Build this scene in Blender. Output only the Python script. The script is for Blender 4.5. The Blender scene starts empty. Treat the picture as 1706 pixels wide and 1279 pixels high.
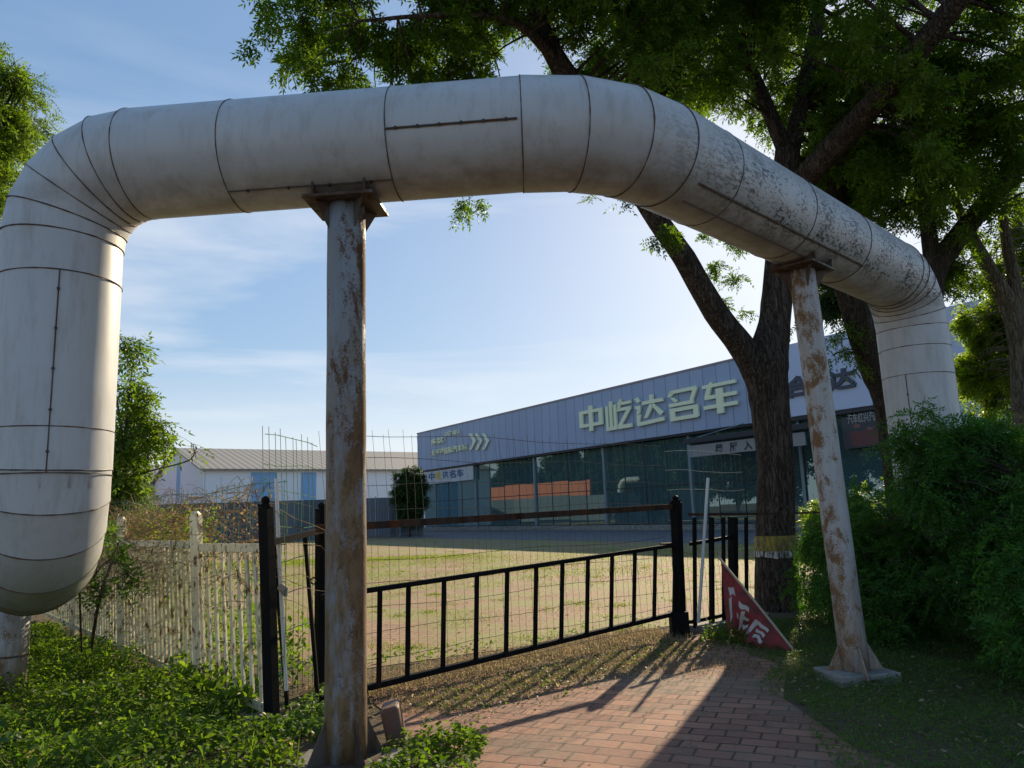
import bpy, math, random
import numpy as np
from mathutils import Vector, Matrix
random.seed(5); rng = np.random.default_rng(7)
SC = bpy.context.scene
COL = SC.collection
R = math.radians
# ------------------------------------------------------------------ camera
FPX, PITCH, ROLL, EYE = 1256.2, 0.169, -0.036, 1.6
cp, sp, cr, sr = math.cos(PITCH), math.sin(PITCH), math.cos(ROLL), math.sin(ROLL)
fw = Vector((0, cp, sp)); up0 = Vector((0, -sp, cp)); rt0 = Vector((1, 0, 0))
rt = rt0*cr + up0*sr; up = up0*cr - rt0*sr
cam = bpy.data.cameras.new('camera'); camo = bpy.data.objects.new('camera', cam); COL.objects.link(camo)
m = Matrix((rt, up, -fw)).transposed().to_4x4(); m.translation = (0, 0, EYE)
camo.matrix_world = m
cam.sensor_width = 36; cam.lens = FPX/1706*36; cam.clip_end = 3000; cam.clip_start = .05
SC.camera = camo
# ------------------------------------------------------------------ sky, sun, exposure
SUN_AZ, SUN_EL = R(23.5), R(24)
SC.view_settings.view_transform = 'Standard'; SC.view_settings.look = 'None'
SC.view_settings.exposure = 0.66; SC.view_settings.gamma = 1
SKYV = 2.95
W = bpy.data.worlds.new('World'); SC.world = W; W.use_nodes = True
nt = W.node_tree; nt.nodes.clear()
def wn(t, **k):
    n = nt.nodes.new(t)
    for a, b in k.items(): setattr(n, a, b)
    return n
sky = wn('ShaderNodeTexSky', sky_type='NISHITA', sun_disc=False, sun_elevation=SUN_EL, sun_rotation=SUN_AZ, altitude=0, air_density=1.0, dust_density=0.6, ozone_density=2.2)
tc = wn('ShaderNodeTexCoord')
mp = wn('ShaderNodeMapping'); mp.inputs['Scale'].default_value = (1.1, 1.6, 7.5); mp.inputs['Rotation'].default_value = (0, R(-9), R(20))
no = wn('ShaderNodeTexNoise'); no.inputs['Scale'].default_value = 1.7; no.inputs['Detail'].default_value = 7; no.inputs['Roughness'].default_value = .52; no.inputs['Distortion'].default_value = .5
rp = wn('ShaderNodeValToRGB'); rp.color_ramp.elements[0].position = .495; rp.color_ramp.elements[1].position = .85
sep = wn('ShaderNodeSeparateXYZ')
low = wn('ShaderNodeMapRange'); low.inputs['From Min'].default_value = .22; low.inputs['From Max'].default_value = .02; low.inputs['To Min'].default_value = 0; low.inputs['To Max'].default_value = 1
add = wn('ShaderNodeMath', operation='MULTIPLY_ADD'); add.inputs[1].default_value = .75
lo2 = wn('ShaderNodeMath', operation='MULTIPLY'); lo2.inputs[1].default_value = .80
pw = wn('ShaderNodeMath', operation='POWER'); pw.inputs[1].default_value = 1.3
cl = wn('ShaderNodeClamp')
mix = wn('ShaderNodeMix', data_type='RGBA'); mix.inputs['B'].default_value = (8.9, 9.1, 9.5, 1)
bg = wn('ShaderNodeBackground'); bg.inputs['Strength'].default_value = 0.069
out = wn('ShaderNodeOutputWorld')
L = nt.links.new
L(tc.outputs['Generated'], mp.inputs['Vector']); L(mp.outputs[0], no.inputs['Vector']); L(no.outputs['Fac'], rp.inputs[0])
L(tc.outputs['Generated'], sep.inputs[0]); L(sep.outputs['Z'], low.inputs['Value']); L(low.outputs[0], pw.inputs[0])
L(pw.outputs[0], lo2.inputs[0])
hi = wn('ShaderNodeMapRange'); hi.inputs['From Min'].default_value = .56; hi.inputs['From Max'].default_value = .36
hm = wn('ShaderNodeMath', operation='MULTIPLY'); L(sep.outputs['Z'], hi.inputs['Value']); L(hi.outputs[0], hm.inputs[0]); L(rp.outputs['Color'], hm.inputs[1])
L(hm.outputs[0], add.inputs[0]); L(lo2.outputs[0], add.inputs[2]); L(add.outputs[0], cl.inputs[0]); L(cl.outputs[0], mix.inputs['Factor'])
gm = wn('ShaderNodeGamma'); gm.inputs['Gamma'].default_value = .40
hs = wn('ShaderNodeHueSaturation'); hs.inputs['Saturation'].default_value = 1.75; hs.inputs['Value'].default_value = SKYV
L(sky.outputs[0], gm.inputs['Color']); L(gm.outputs[0], hs.inputs['Color']); tn = wn('ShaderNodeMix', data_type='RGBA', blend_type='MULTIPLY'); tn.inputs['Factor'].default_value = 1; tn.inputs['B'].default_value = (.98, 1.06, 1.17, 1)
L(hs.outputs[0], tn.inputs['A']); L(tn.outputs['Result'], mix.inputs['A']); L(mix.outputs['Result'], bg.inputs['Color']); L(bg.outputs[0], out.inputs[0])
sl = bpy.data.lights.new('sun', 'SUN'); sl.energy = 5.0; sl.angle = R(.5); sl.color = (1, .83, .58)
so = bpy.data.objects.new('sun', sl); COL.objects.link(so)
sd = Vector((math.sin(SUN_AZ)*math.cos(SUN_EL), math.cos(SUN_AZ)*math.cos(SUN_EL), math.sin(SUN_EL)))
so.rotation_euler = sd.to_track_quat('Z', 'Y').to_euler(); so.location = sd*60
# ------------------------------------------------------------------ measuring helpers
def ray(px, py):
    return (fw*FPX + rt*(px-853) - up*(py-639.5)).normalized()
EYEV = Vector((0, 0, EYE))
def G(px, py, z=0.0):
    d = ray(px, py); return EYEV + d*((z-EYE)/d.z)
def P(px, py, D):
    d = ray(px, py); return EYEV + d*(D/d.y)
# ------------------------------------------------------------------ object helpers
def tag(o, label=None, cat=None, group=None, kind=None):
    if label: o['label'] = label
    if cat: o['category'] = cat
    if group: o['group'] = group
    if kind: o['kind'] = kind
    return o
def thing(name, label, cat, loc=(0, 0, 0), group=None):
    o = bpy.data.objects.new(name, None); COL.objects.link(o); o.location = loc; o.empty_display_size = .2
    return tag(o, label, cat, group)
def absloc(p):
    v = Vector((0, 0, 0))
    while p: v += p.location; p = p.parent
    return v
class MB:
    def __init__(s): s.v = []; s.f = []
    def add(s, vs, fs):
        b = len(s.v); s.v += [tuple(v) for v in vs]; s.f += [tuple(b+i for i in f) for f in fs]
    def box(s, c, size, ax=None):
        ax = ax or (Vector((1,0,0)), Vector((0,1,0)), Vector((0,0,1))); c = Vector(c)
        h = [x/2 for x in size]; vs = []
        for k in ((-1,-1,-1),(1,-1,-1),(1,1,-1),(-1,1,-1),(-1,-1,1),(1,-1,1),(1,1,1),(-1,1,1)):
            vs.append(c + ax[0]*h[0]*k[0] + ax[1]*h[1]*k[1] + ax[2]*h[2]*k[2])
        s.add(vs, [(0,3,2,1),(4,5,6,7),(0,1,5,4),(1,2,6,5),(2,3,7,6),(3,0,4,7)])
    def bar(s, a, b, w, t=None):      # box section bar from a to b
        a = Vector(a); b = Vector(b); t = t or w; d = b-a; l = d.length; d.normalize()
        u = d.cross(Vector((0,0,1)))
        if u.length < .05: u = Vector(GD) if 'GD' in globals() else Vector((1,0,0)); u = (u - d*u.dot(d))
        u.normalize(); v = u.cross(d)
        s.box((a+b)/2, (l, w, t), (d, u, v))
    def tube(s, pts, rad, n=8, cap=True, rough=0.0):
        pts = [Vector(p) for p in pts]
        if not isinstance(rad, (list, tuple)): rad = [rad]*len(pts)
        T = []
        for i in range(len(pts)):
            d = pts[min(i+1, len(pts)-1)] - pts[max(i-1, 0)]; T.append(d.normalized())
        u = T[0].orthogonal().normalized(); vs = []; fs = []
        for i, p in enumerate(pts):
            u = (u - T[i]*u.dot(T[i])).normalized(); w = T[i].cross(u)
            for k in range(n):
                a = 2*math.pi*k/n; r = rad[i]*(1+(random.uniform(-rough, rough) if rough else 0))
                vs.append(p + (u*math.cos(a) + w*math.sin(a))*r)
        for i in range(len(pts)-1):
            for k in range(n):
                a = i*n+k; b = i*n+(k+1) % n; fs.append((a, b, b+n, a+n))
        if cap:
            fs.append(tuple(range(n))[::-1]); fs.append(tuple(range((len(pts)-1)*n, len(pts)*n)))
        s.add(vs, fs)
    def poly(s, pts, thick, nrm):
        nrm = Vector(nrm); n = len(pts); pts = [Vector(p) for p in pts]
        vs = pts + [p + nrm*thick for p in pts]
        s.add(vs, [tuple(range(n))[::-1], tuple(range(n, 2*n))] + [(i, (i+1) % n, (i+1) % n+n, i+n) for i in range(n)])
    def build(s, name, mat, parent=None, smooth=False, bevel=0):
        me = bpy.data.meshes.new(name); off = absloc(parent) if parent else Vector((0, 0, 0))
        v = np.array(s.v, dtype=np.float64) - np.array(off)[None]
        me.from_pydata([tuple(x) for x in v], [], s.f); me.update()
        if smooth: me.polygons.foreach_set('use_smooth', [True]*len(me.polygons))
        me.materials.append(mat)
        o = bpy.data.objects.new(name, me); COL.objects.link(o)
        if parent: o.parent = parent
        if bevel:
            b = o.modifiers.new('bevel', 'BEVEL'); b.width = bevel; b.segments = 2; b.limit_method = 'ANGLE'
        return o
def npmesh(name, V, k, mat, parent=None):
    """V: (nfaces*k,3) array, each k verts one face"""
    off = np.array(absloc(parent)) if parent else np.zeros(3)
    V = (V - off).astype(np.float32); nf = len(V)//k
    me = bpy.data.meshes.new(name); me.vertices.add(len(V)); me.vertices.foreach_set('co', V.ravel())
    me.loops.add(len(V)); me.loops.foreach_set('vertex_index', np.arange(len(V), dtype=np.int32))
    me.polygons.add(nf); me.polygons.foreach_set('loop_start', np.arange(0, len(V), k, dtype=np.int32))
    me.polygons.foreach_set('loop_total', np.full(nf, k, dtype=np.int32)); me.update(calc_edges=True)
    me.materials.append(mat); o = bpy.data.objects.new(name, me); COL.objects.link(o)
    if parent: o.parent = parent
    return o
# ------------------------------------------------------------------ materials
def mat(name, col=(.5,.5,.5), rough=.7, metal=0, spec=.5):
    m = bpy.data.materials.new(name); m.use_nodes = True
    b = m.node_tree.nodes['Principled BSDF']; b.inputs['Base Color'].default_value = (*col, 1)
    b.inputs['Roughness'].default_value = rough; b.inputs['Metallic'].default_value = metal
    b.inputs['Specular IOR Level'].default_value = spec
    return m
class N:
    def __init__(s, m): s.m = m; s.t = m.node_tree; s.b = s.t.nodes['Principled BSDF']; s.tc = None
    def n(s, t, ins=None, **k):
        x = s.t.nodes.new(t)
        for a, b in k.items(): setattr(x, a, b)
        for a, b in (ins or {}).items():
            if isinstance(b, bpy.types.NodeSocket): s.t.links.new(b, x.inputs[a])
            else: x.inputs[a].default_value = b
        return x
    def co(s, scale=(1,1,1), rot=(0,0,0), loc=(0,0,0), src='Object'):
        if not s.tc: s.tc = s.n('ShaderNodeTexCoord')
        return s.n('ShaderNodeMapping', {'Vector': s.tc.outputs[src], 'Scale': scale, 'Rotation': rot, 'Location': loc}).outputs[0]
    def noise(s, vec, scale, detail=4, rough=.55, dist=0):
        return s.n('ShaderNodeTexNoise', {'Vector': vec, 'Scale': scale, 'Detail': detail, 'Roughness': rough, 'Distortion': dist}).outputs['Fac']
    def ramp(s, fac, stops, interp='LINEAR'):
        x = s.n('ShaderNodeValToRGB', {'Fac': fac}); r = x.color_ramp; r.interpolation = interp
        while len(r.elements) > 1: r.elements.remove(r.elements[-1])
        for i, (p, c) in enumerate(stops):
            e = r.elements[0] if i == 0 else r.elements.new(p)
            e.position = p; e.color = (*c, 1) if isinstance(c, tuple) else (c, c, c, 1)
        return x.outputs['Color']
    def mix(s, fac, a, b, mode='MIX'):
        x = s.n('ShaderNodeMix', data_type='RGBA', blend_type=mode)
        for k, v in (('Factor', fac), ('A', a), ('B', b)):
            if isinstance(v, bpy.types.NodeSocket): s.t.links.new(v, x.inputs[k])
            elif k == 'Factor': x.inputs[k].default_value = v
            else: x.inputs[k].default_value = (*v, 1)
        return x.outputs['Result']
    def math(s, op, a, b=0.0, c=0.0):
        x = s.n('ShaderNodeMath', operation=op)
        for i, v in enumerate((a, b, c)):
            if isinstance(v, bpy.types.NodeSocket): s.t.links.new(v, x.inputs[i])
            else: x.inputs[i].default_value = v
        return x.outputs[0]
    def xyz(s, vec=None):
        if vec is None: vec = s.co()
        return s.n('ShaderNodeSeparateXYZ', {'Vector': vec}).outputs
    def rng(s, v, a, b, c=0.0, d=1.0):
        return s.n('ShaderNodeMapRange', {'Value': v, 'From Min': a, 'From Max': b, 'To Min': c, 'To Max': d}).outputs[0]
    def bump(s, h, strength=.3, dist=.02):
        x = s.n('ShaderNodeBump', {'Height': h, 'Strength': strength, 'Distance': dist}); s.t.links.new(x.outputs[0], s.b.inputs['Normal'])
    def base(s, c): s.t.links.new(c, s.b.inputs['Base Color'])
    def rough(s, c): s.t.links.new(c, s.b.inputs['Roughness'])
def rusty(name, paint, r0=.5, r1=.6, scale=6, rust=((.055,.022,.010),(.17,.07,.028)), rough=.55, stretch=.35, grime=(.10,.09,.075), side=0.0, fa=.12):
    m = mat(name, paint, rough); x = N(m)
    v = x.co((1, 1, stretch)); a = x.noise(v, scale, 9, .62, .4); fine = x.noise(x.co(), scale*9, 4, .6)
    if side: a = x.math('ADD', a, x.math('MULTIPLY', x.xyz()[0], side))
    mask = x.ramp(x.math('ADD', a, x.math('MULTIPLY', fine, fa)), [(r0+fa/2, 0.0), (r1+fa/2, 1.0)])
    pc = x.mix(x.rng(x.noise(x.co((1,1,.12)), scale*2.2, 6, .6), .35, .75, 0, .6), paint, grime)
    rc = x.mix(fine, rust[0], rust[1])
    x.base(x.mix(mask, pc, rc)); x.rough(x.rng(mask, 0, 1, rough, .9)); x.bump(x.math('ADD', x.math('MULTIPLY', mask, .5), fine), .35, .004)
    return m
def stain(m, zlo, zhi, col, f=.8):   # old brown staining that creeps up from the foot of a post
    x = N(m); src = x.b.inputs['Base Color'].links[0].from_socket; z = x.xyz()[2]
    a = x.math('MULTIPLY', x.rng(x.math('ADD', z, x.math('MULTIPLY', x.noise(x.co((1,1,.3)), 5, 5, .6), 1.6)), zhi, zlo), x.rng(x.noise(x.co((1,1,.3)), 14, 7, .7), .36, .56, .2, f))
    c = x.mix(x.rng(x.noise(x.co((1,1,.35)), 26, 6, .7), .5, .66, 0, .75), col, tuple(v*.3 for v in col))
    x.base(x.mix(a, src, c))
def leafmat(name, c0, c1, trans=.5, tcol=None, rough=.5):
    m = bpy.data.materials.new(name); m.use_nodes = True; t = m.node_tree; b = t.nodes['Principled BSDF']; o = t.nodes['Material Output']
    g = t.nodes.new('ShaderNodeNewGeometry'); r = t.nodes.new('ShaderNodeValToRGB'); r.color_ramp.elements[0].color = (*c0, 1); r.color_ramp.elements[1].color = (*c1, 1)
    t.links.new(g.outputs['Random Per Island'], r.inputs[0]); t.links.new(r.outputs[0], b.inputs['Base Color']); b.inputs['Roughness'].default_value = rough; b.inputs['Specular IOR Level'].default_value = .22
    tr = t.nodes.new('ShaderNodeBsdfTranslucent'); ms = t.nodes.new('ShaderNodeMixShader'); ms.inputs[0].default_value = trans
    mx = t.nodes.new('ShaderNodeMix'); mx.data_type = 'RGBA'; mx.blend_type = 'MULTIPLY'; mx.inputs['Factor'].default_value = 1
    t.links.new(r.outputs[0], mx.inputs['A']); mx.inputs['B'].default_value = (*(tcol or (1.9, 1.9, .7)), 1)
    t.links.new(mx.outputs['Result'], tr.inputs['Color']); t.links.new(b.outputs[0], ms.inputs[1]); t.links.new(tr.outputs[0], ms.inputs[2]); t.links.new(ms.outputs[0], o.inputs['Surface'])
    return m
M = {}
# painted steel jacket of the heating pipe: dirt streaks, mildew flecks on the leg running away to the right
m = mat('pipe_jacket', (.60,.62,.64), .42); x = N(m); o3 = x.xyz()
big = x.noise(x.co((.6,.6,.6)), 1.6, 5, .6); st = x.noise(x.co((1,1,.25)), 9, 6, .65)
c = x.mix(x.rng(big, .3, .75, 0, .55), (.52,.525,.53), (.37,.375,.365))
c = x.mix(x.rng(st, .50, .74, 0, .5), c, (.27,.245,.20))
st2 = x.noise(x.co((7,7,.5)), 4, 5, .7); c = x.mix(x.rng(st2, .56, .8, 0, .4), c, (.20,.16,.11))
fl = x.noise(x.co((.8,.8,2.2), (0, .3, R(44))), 22, 5, .6, .8); fm = x.noise(x.co(), 2.1, 4, .6)
reg = x.math('MULTIPLY', x.rng(o3[0], 4.3, 5.6), x.math('MULTIPLY', x.rng(o3[2], 4.62, 4.38), x.rng(o3[2], 3.9, 4.06)))
k = x.math('MULTIPLY', reg, x.rng(x.math('ADD', fl, x.math('MULTIPLY', fm, .55)), .76, .88))
c = x.mix(k, c, (.045,.045,.042))
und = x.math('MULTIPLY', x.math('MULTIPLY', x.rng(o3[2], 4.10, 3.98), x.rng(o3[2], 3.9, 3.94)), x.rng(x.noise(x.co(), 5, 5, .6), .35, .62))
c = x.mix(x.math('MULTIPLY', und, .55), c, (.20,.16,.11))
low_tone = x.math('MULTIPLY', x.rng(o3[2], 1.45, 1.0), x.rng(x.noise(x.co(), 3, 4), .3, .6, .35, .9))  # uneven olive tone, stronger towards the bottom of the low bend
c = x.mix(low_tone, c, (.17,.17,.10))
ring = x.math('MULTIPLY', x.math('MULTIPLY', x.rng(o3[2], 2.02, 1.90), x.rng(o3[2], 1.86, 1.885)), x.rng(x.noise(x.co((6,6,.6)), 1.6, 4, .6), .5, .66, 0, .75))
c = x.mix(ring, c, (.13,.055,.02))
x.base(c); x.bump(x.noise(x.co((1,1,1)), 2.2, 2, .4), .25, .03)
M['pipe'] = m
M['seam'] = rusty('seam_strip', (.07,.07,.065), .45, .6, 9, rough=.6)
M['screw'] = mat('dark_screw', (.035,.03,.028), .6)
M['post_blue'] = rusty('post_paint_blue_grey', (.24,.28,.32), .49, .59, 6.5, fa=.35, rust=((.03,.013,.007),(.15,.07,.03)), grime=(.17,.13,.08), stretch=.4, side=.75); stain(M['post_blue'], 2.2, 4.2, (.19,.115,.05), 1.0)
M['post_tan'] = rusty('post_paint_tan', (.40,.42,.43), .53, .63, 9, fa=.5, rust=((.035,.015,.008),(.34,.19,.08)), grime=(.36,.23,.11), stretch=.6, side=-.45); stain(M['post_tan'], .6, 2.2, (.24,.13,.06), .9)
M['plate'] = rusty('bracket_steel', (.10,.075,.055), .42, .6, 7, rust=((.03,.015,.01),(.11,.05,.025)))
M['black'] = rusty('black_paint', (.009,.010,.011), .56, .72, 5, rust=((.03,.015,.009),(.07,.03,.018)), rough=.6, grime=(.016,.015,.014)); M['black'].node_tree.nodes['Principled BSDF'].inputs['Specular IOR Level'].default_value = .25
M['brownrail'] = rusty('brown_rail', (.03,.017,.013), .48, .62, 6, rust=((.045,.02,.012),(.14,.06,.03)), rough=.5)
for k_ in ('black','brownrail'): M[k_].node_tree.nodes['Principled BSDF'].inputs['Specular IOR Level'].default_value = .03
M['white_rust'] = rusty('rusty_white_paint', (.70,.65,.47), .53, .62, 16, rust=((.07,.03,.014),(.22,.12,.05)), rough=.6, grime=(.42,.36,.20), stretch=.6)
M['white_pole'] = mat('white_pole_paint', (.62,.62,.60), .5)
M['wire'] = mat('rusty_wire', (.11,.095,.075), .5, .3)
M['wire_shiny'] = mat('galvanised_wire', (.42,.38,.30), .35, .7)
M['green_wire'] = mat('green_wire_coating', (.03,.16,.075), .45)
# bark
def bark(name, a, b, sc=7):
    m = mat(name, a, .95, spec=.1); x = N(m)
    dv = x.n('ShaderNodeVectorMath', {0: x.co((1,1,.13)), 1: x.n('ShaderNodeVectorMath', {0: x.n('ShaderNodeTexNoise', {'Vector': x.co((1,1,.5)), 'Scale': 9.0, 'Detail': 3}).outputs['Color'], 'Scale': .11}, operation='SCALE').outputs[0]}, operation='ADD').outputs[0]
    n1 = x.noise(dv, sc*3.2, 6, .6, .6); n2 = x.math('ABSOLUTE', x.math('SUBTRACT', x.noise(dv, sc*1.7, 4, .5, 1.0), .5))
    vo = x.n('ShaderNodeTexVoronoi', {'Vector': dv, 'Scale': sc*3.4, 'Randomness': 1.0}, feature='DISTANCE_TO_EDGE').outputs['Distance']
    h = x.math('ADD', x.math('ADD', x.rng(vo, 0, .35, 0, .45), x.rng(n2, 0, .12, 0, .45)), x.math('MULTIPLY', n1, .6))
    x.base(x.mix(x.rng(h, .35, 1.15), a, b)); x.bump(h, 1.0, .05); return m
M['bark'] = bark('fissured_bark', (.028,.022,.018), (.135,.11,.09), 7)
M['bark2'] = bark('dark_bark', (.03,.025,.02), (.09,.075,.06), 6)
M['bark_pale'] = bark('pale_bark', (.08,.07,.05), (.24,.21,.16), 6)
M['twig'] = mat('twig_bark', (.075,.055,.038), .85)
M['band_yellow'] = mat('yellow_band_paint', (.30,.24,.045), .85); x = N(M['band_yellow']); x.base(x.mix(x.rng(x.noise(x.co((1,1,.3)), 22, 5), .4, .62), (.30,.24,.045), (.12,.095,.04)))
m = mat('white_trunk_wash', (.5,.5,.47), .9); x = N(m); x.base(x.mix(x.rng(x.noise(x.co((1,1,.12)), 26, 5), .42, .55), (.46,.46,.44), (.06,.05,.04))); M['wash'] = m
# leaves
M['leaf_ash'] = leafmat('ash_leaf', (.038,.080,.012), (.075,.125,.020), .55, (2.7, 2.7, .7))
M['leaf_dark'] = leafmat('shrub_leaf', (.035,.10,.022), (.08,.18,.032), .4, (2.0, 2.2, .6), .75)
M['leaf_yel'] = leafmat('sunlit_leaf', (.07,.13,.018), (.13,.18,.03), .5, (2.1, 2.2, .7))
M['leaf_lit'] = leafmat('lit_leaf', (.085,.15,.018), (.15,.22,.03), .55, (2.4, 2.3, .6))  # brighter leaf colour gives the right-edge crown a sunlit look
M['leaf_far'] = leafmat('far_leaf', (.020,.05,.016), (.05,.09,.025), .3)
M['leaf_weed'] = leafmat('weed_leaf', (.05,.11,.014), (.12,.19,.026), .5, (2.3, 2.2, .6), .65)
M['leaf_low'] = leafmat('low_weed_leaf', (.06,.125,.025), (.11,.18,.035), .4, (2.0, 2.0, .7))
M['grass'] = leafmat('grass_blade', (.14,.20,.03), (.25,.29,.05), .5, (1.9, 1.8, .7))
M['dry'] = leafmat('dry_leaf', (.13,.095,.055), (.55,.44,.27), .45, (1.25, 1.2, 1.0), .8)
M['vine'] = leafmat('dry_vine', (.17,.11,.055), (.42,.32,.17), .3, (1.4, 1.2, 1.0), .8)
M['concrete'] = mat('concrete', (.27,.26,.24), .9); x = N(M['concrete']); x.base(x.mix(x.rng(x.noise(x.co(), 5, 6, .65), .35, .7), (.30,.29,.27), (.13,.12,.10))); x.bump(x.noise(x.co(), 30, 5), .4, .01)
# paving
def paving(name, c1, c2, mort, bw, rh, ang, patch, pc, seed=0, p0=.5, p1=.62):
    m = mat(name, c1, .88, spec=.3); x = N(m)
    v = x.co(rot=(0, 0, ang))
    dv = x.n('ShaderNodeVectorMath', {0: v, 1: x.n('ShaderNodeVectorMath', {0: x.n('ShaderNodeTexNoise', {'Vector': x.co(), 'Scale': 1.3}).outputs['Color'], 'Scale': .10}, operation='SCALE').outputs[0]}, operation='ADD').outputs[0]
    br = x.n('ShaderNodeTexBrick', {'Vector': dv, 'Color1': (*c1,1), 'Color2': (*c2,1), 'Mortar': (*mort,1), 'Scale': 1, 'Mortar Size': .010, 'Mortar Smooth': .25, 'Bias': -.1, 'Brick Width': bw, 'Row Height': rh})
    c = x.mix(x.rng(x.noise(x.co(), 1.1, 6, .6), .35, .7, 0, .55), br.outputs['Color'], tuple(v*.55 for v in c1))
    c = x.mix(x.rng(x.noise(x.co(), 30, 4, .6), .5, .75, 0, .35), c, (.34,.25,.17))
    c = x.mix(x.rng(x.noise(x.co(), 3.2, 6, .7), .54, .68, 0, .55), c, (.13,.10,.075))
    big = x.math('ADD', x.noise(x.co(loc=(seed, 3, 0)), .55, 3, .6), x.math('MULTIPLY', x.noise(x.co(), 7, 5, .65), .35))
    c = x.mix(x.rng(big, p0+.17, p1+.17, 0, patch), c, pc)
    x.base(c)
    x.bump(x.math('ADD', x.math('MULTIPLY', x.math('SUBTRACT', 1.0, br.outputs['Fac']), 1.0), x.math('MULTIPLY', x.noise(x.co(), 24, 5), .5)), .6, .012)
    return m
M['brick'] = paving('red_brick_paving', (.38,.19,.125), (.205,.095,.07), (.05,.035,.028), .25, .16, R(23), .5, (.17,.15,.11))
M['lot'] = paving('lot_brick_paving', (.37,.215,.125), (.27,.15,.085), (.10,.09,.05), .25, .16, R(12), .75, (.215,.235,.06), 5, .42, .60)
m = mat('soil', (.10,.075,.05), .95, spec=.1); x = N(m); x.base(x.mix(x.noise(x.co(), 6, 7, .7), (.055,.042,.028), (.20,.155,.10))); x.bump(x.noise(x.co(), 18, 6, .7), .8, .04); M['soil'] = m
m = mat('asphalt', (.06,.06,.062), .9); x = N(m); x.base(x.mix(x.noise(x.co(), .7, 6, .65), (.085,.083,.09), (.15,.145,.15))); M['asphalt'] = m
# ------------------------------------------------------------------ setting
def sheet(name, pts, z, mt, kind='structure'):
    mb = MB(); mb.add([(p[0], p[1], z) for p in pts], [tuple(range(len(pts)))]); return tag(mb.build(name, mt), kind=kind)
sheet('ground', [(-900,-600), (900,-600), (900,1200), (-900,1200)], 0, M['soil'])
gp = G(1135,1057); gl = G(455,1212); p2 = Vector((-1.92, 7.54, 0))
GU = (Vector((2.03,9.98,0)) - Vector((-1.3,7.72,0))).normalized()
# brick path in front of the gate
path = [(-1.15,-3),(3.6,-3),(2.9,3.2),(2.15,5.2),(2.15,6.6),(2.75,8.2),(2.3,9.75),(1.9,9.7),(-1.45,7.25),(-1.0,6.3),(-.62,5.2),(-.75,3)]
sheet('brick_path', path, .008, M['brick'])
lot = [(-1.7,8.5),(1.7,10.5),(3.6,11.6),(9,15),(60,15),(60,60),(40,42),(-10.8,75),(-60,75),(-60,40),(-8,14.5),(-3.6,9.8)]
sheet('car_park_paving', lot, .006, M['lot'])
# ------------------------------------------------------------------ facade frame
UZ = Vector((0,0,1)); FU = Vector((math.sin(R(146.1)), math.cos(R(146.1)), 0)); FN = Vector((-math.sin(R(56.1)), -math.cos(R(56.1)), 0))
Q = P(883, 853, 68); Q.z = 0
def FS(px, py, off=0.0):   # facade plane coordinates of a pixel
    d = ray(px, py); q = Q + FN*off; t = (q-EYEV).dot(FN)/d.dot(FN); h = EYEV + d*t
    return (h-q).dot(FU), h.z
def FP(s, z, off=0.0): return Q + FU*s + UZ*z + FN*off
sL = FS(695,718)[0]; zT = FS(1000,652)[1]; zB = FS(1000,741)[1]; sM = FS(1316,640)[0]; sR = sM+26
print('facade', sL, sM, zT, zB, 'base', FS(883,884), FS(1200,872))
sheet('asphalt_apron', [FP(-60,0,13.5), FP(40,0,13.5), FP(40,0,0), FP(-60,0,0)], .012, M['asphalt'])
# ------------------------------------------------------------------ showroom
m = mat('fascia_panel', (.30,.34,.44), .5, .0); x = N(m)
d_ = x.xyz(x.co(rot=(0,0,-math.atan2(FU.y, FU.x))))
pan = x.math('FLOOR', x.math('DIVIDE', d_[0], 1.17)); wn_ = x.n('ShaderNodeTexWhiteNoise', {'W': pan}, noise_dimensions='1D').outputs['Value']
seam = x.math('LESS_THAN', x.math('FRACT', x.math('DIVIDE', d_[0], 1.17)), .06)
c = x.mix(wn_, (.31,.39,.54), (.345,.425,.58)); c = x.mix(x.rng(x.noise(x.co((1,1,.06)), 1.6, 6, .6), .5, .8, 0, .35), c, (.42,.44,.50))
c = x.mix(x.math('MULTIPLY', seam, .6), c, (.08,.10,.15)); x.base(c); M['fascia'] = m
M['fascia2'] = mat('pale_fascia_panel', (.50,.57,.74), .5)
M['sign_cream'] = mat('cream_sign_face', (.86,.90,.62), .5)
M['sign_side'] = mat('dark_sign', (.06,.07,.10), .6)
M['mullion'] = mat('mullion_aluminium', (.20,.27,.30), .5, .2)
M['trim'] = mat('dark_trim', (.02,.024,.03), .5)
m = bpy.data.materials.new('showroom_glass'); m.use_nodes = True; t = m.node_tree; t.nodes.remove(t.nodes['Principled BSDF'])
g1 = t.nodes.new('ShaderNodeBsdfGlossy'); g1.inputs['Roughness'].default_value = .01; g1.inputs['Color'].default_value = (.42,.56,.56,1)
g2 = t.nodes.new('ShaderNodeBsdfTransparent'); g2.inputs['Color'].default_value = (.24,.38,.38,1)
ms = t.nodes.new('ShaderNodeMixShader'); ms.inputs[0].default_value = .42
g3 = t.nodes.new('ShaderNodeBsdfDiffuse'); g3.inputs['Color'].default_value = (.13,.24,.25,1); ms2 = t.nodes.new('ShaderNodeMixShader'); ms2.inputs[0].default_value = .34   # tinted, dusty glass
t.links.new(g2.outputs[0], ms.inputs[1]); t.links.new(g1.outputs[0], ms.inputs[2]); t.links.new(ms.outputs[0], ms2.inputs[1]); t.links.new(g3.outputs[0], ms2.inputs[2]); t.links.new(ms2.outputs[0], t.nodes['Material Output'].inputs['Surface']); M['glass'] = m
fax = (FU, FN, UZ)
show = thing('showroom', 'long car showroom with blue-grey fascia, cream Chinese characters and a glass front', 'building', FP(0,0))
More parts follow.
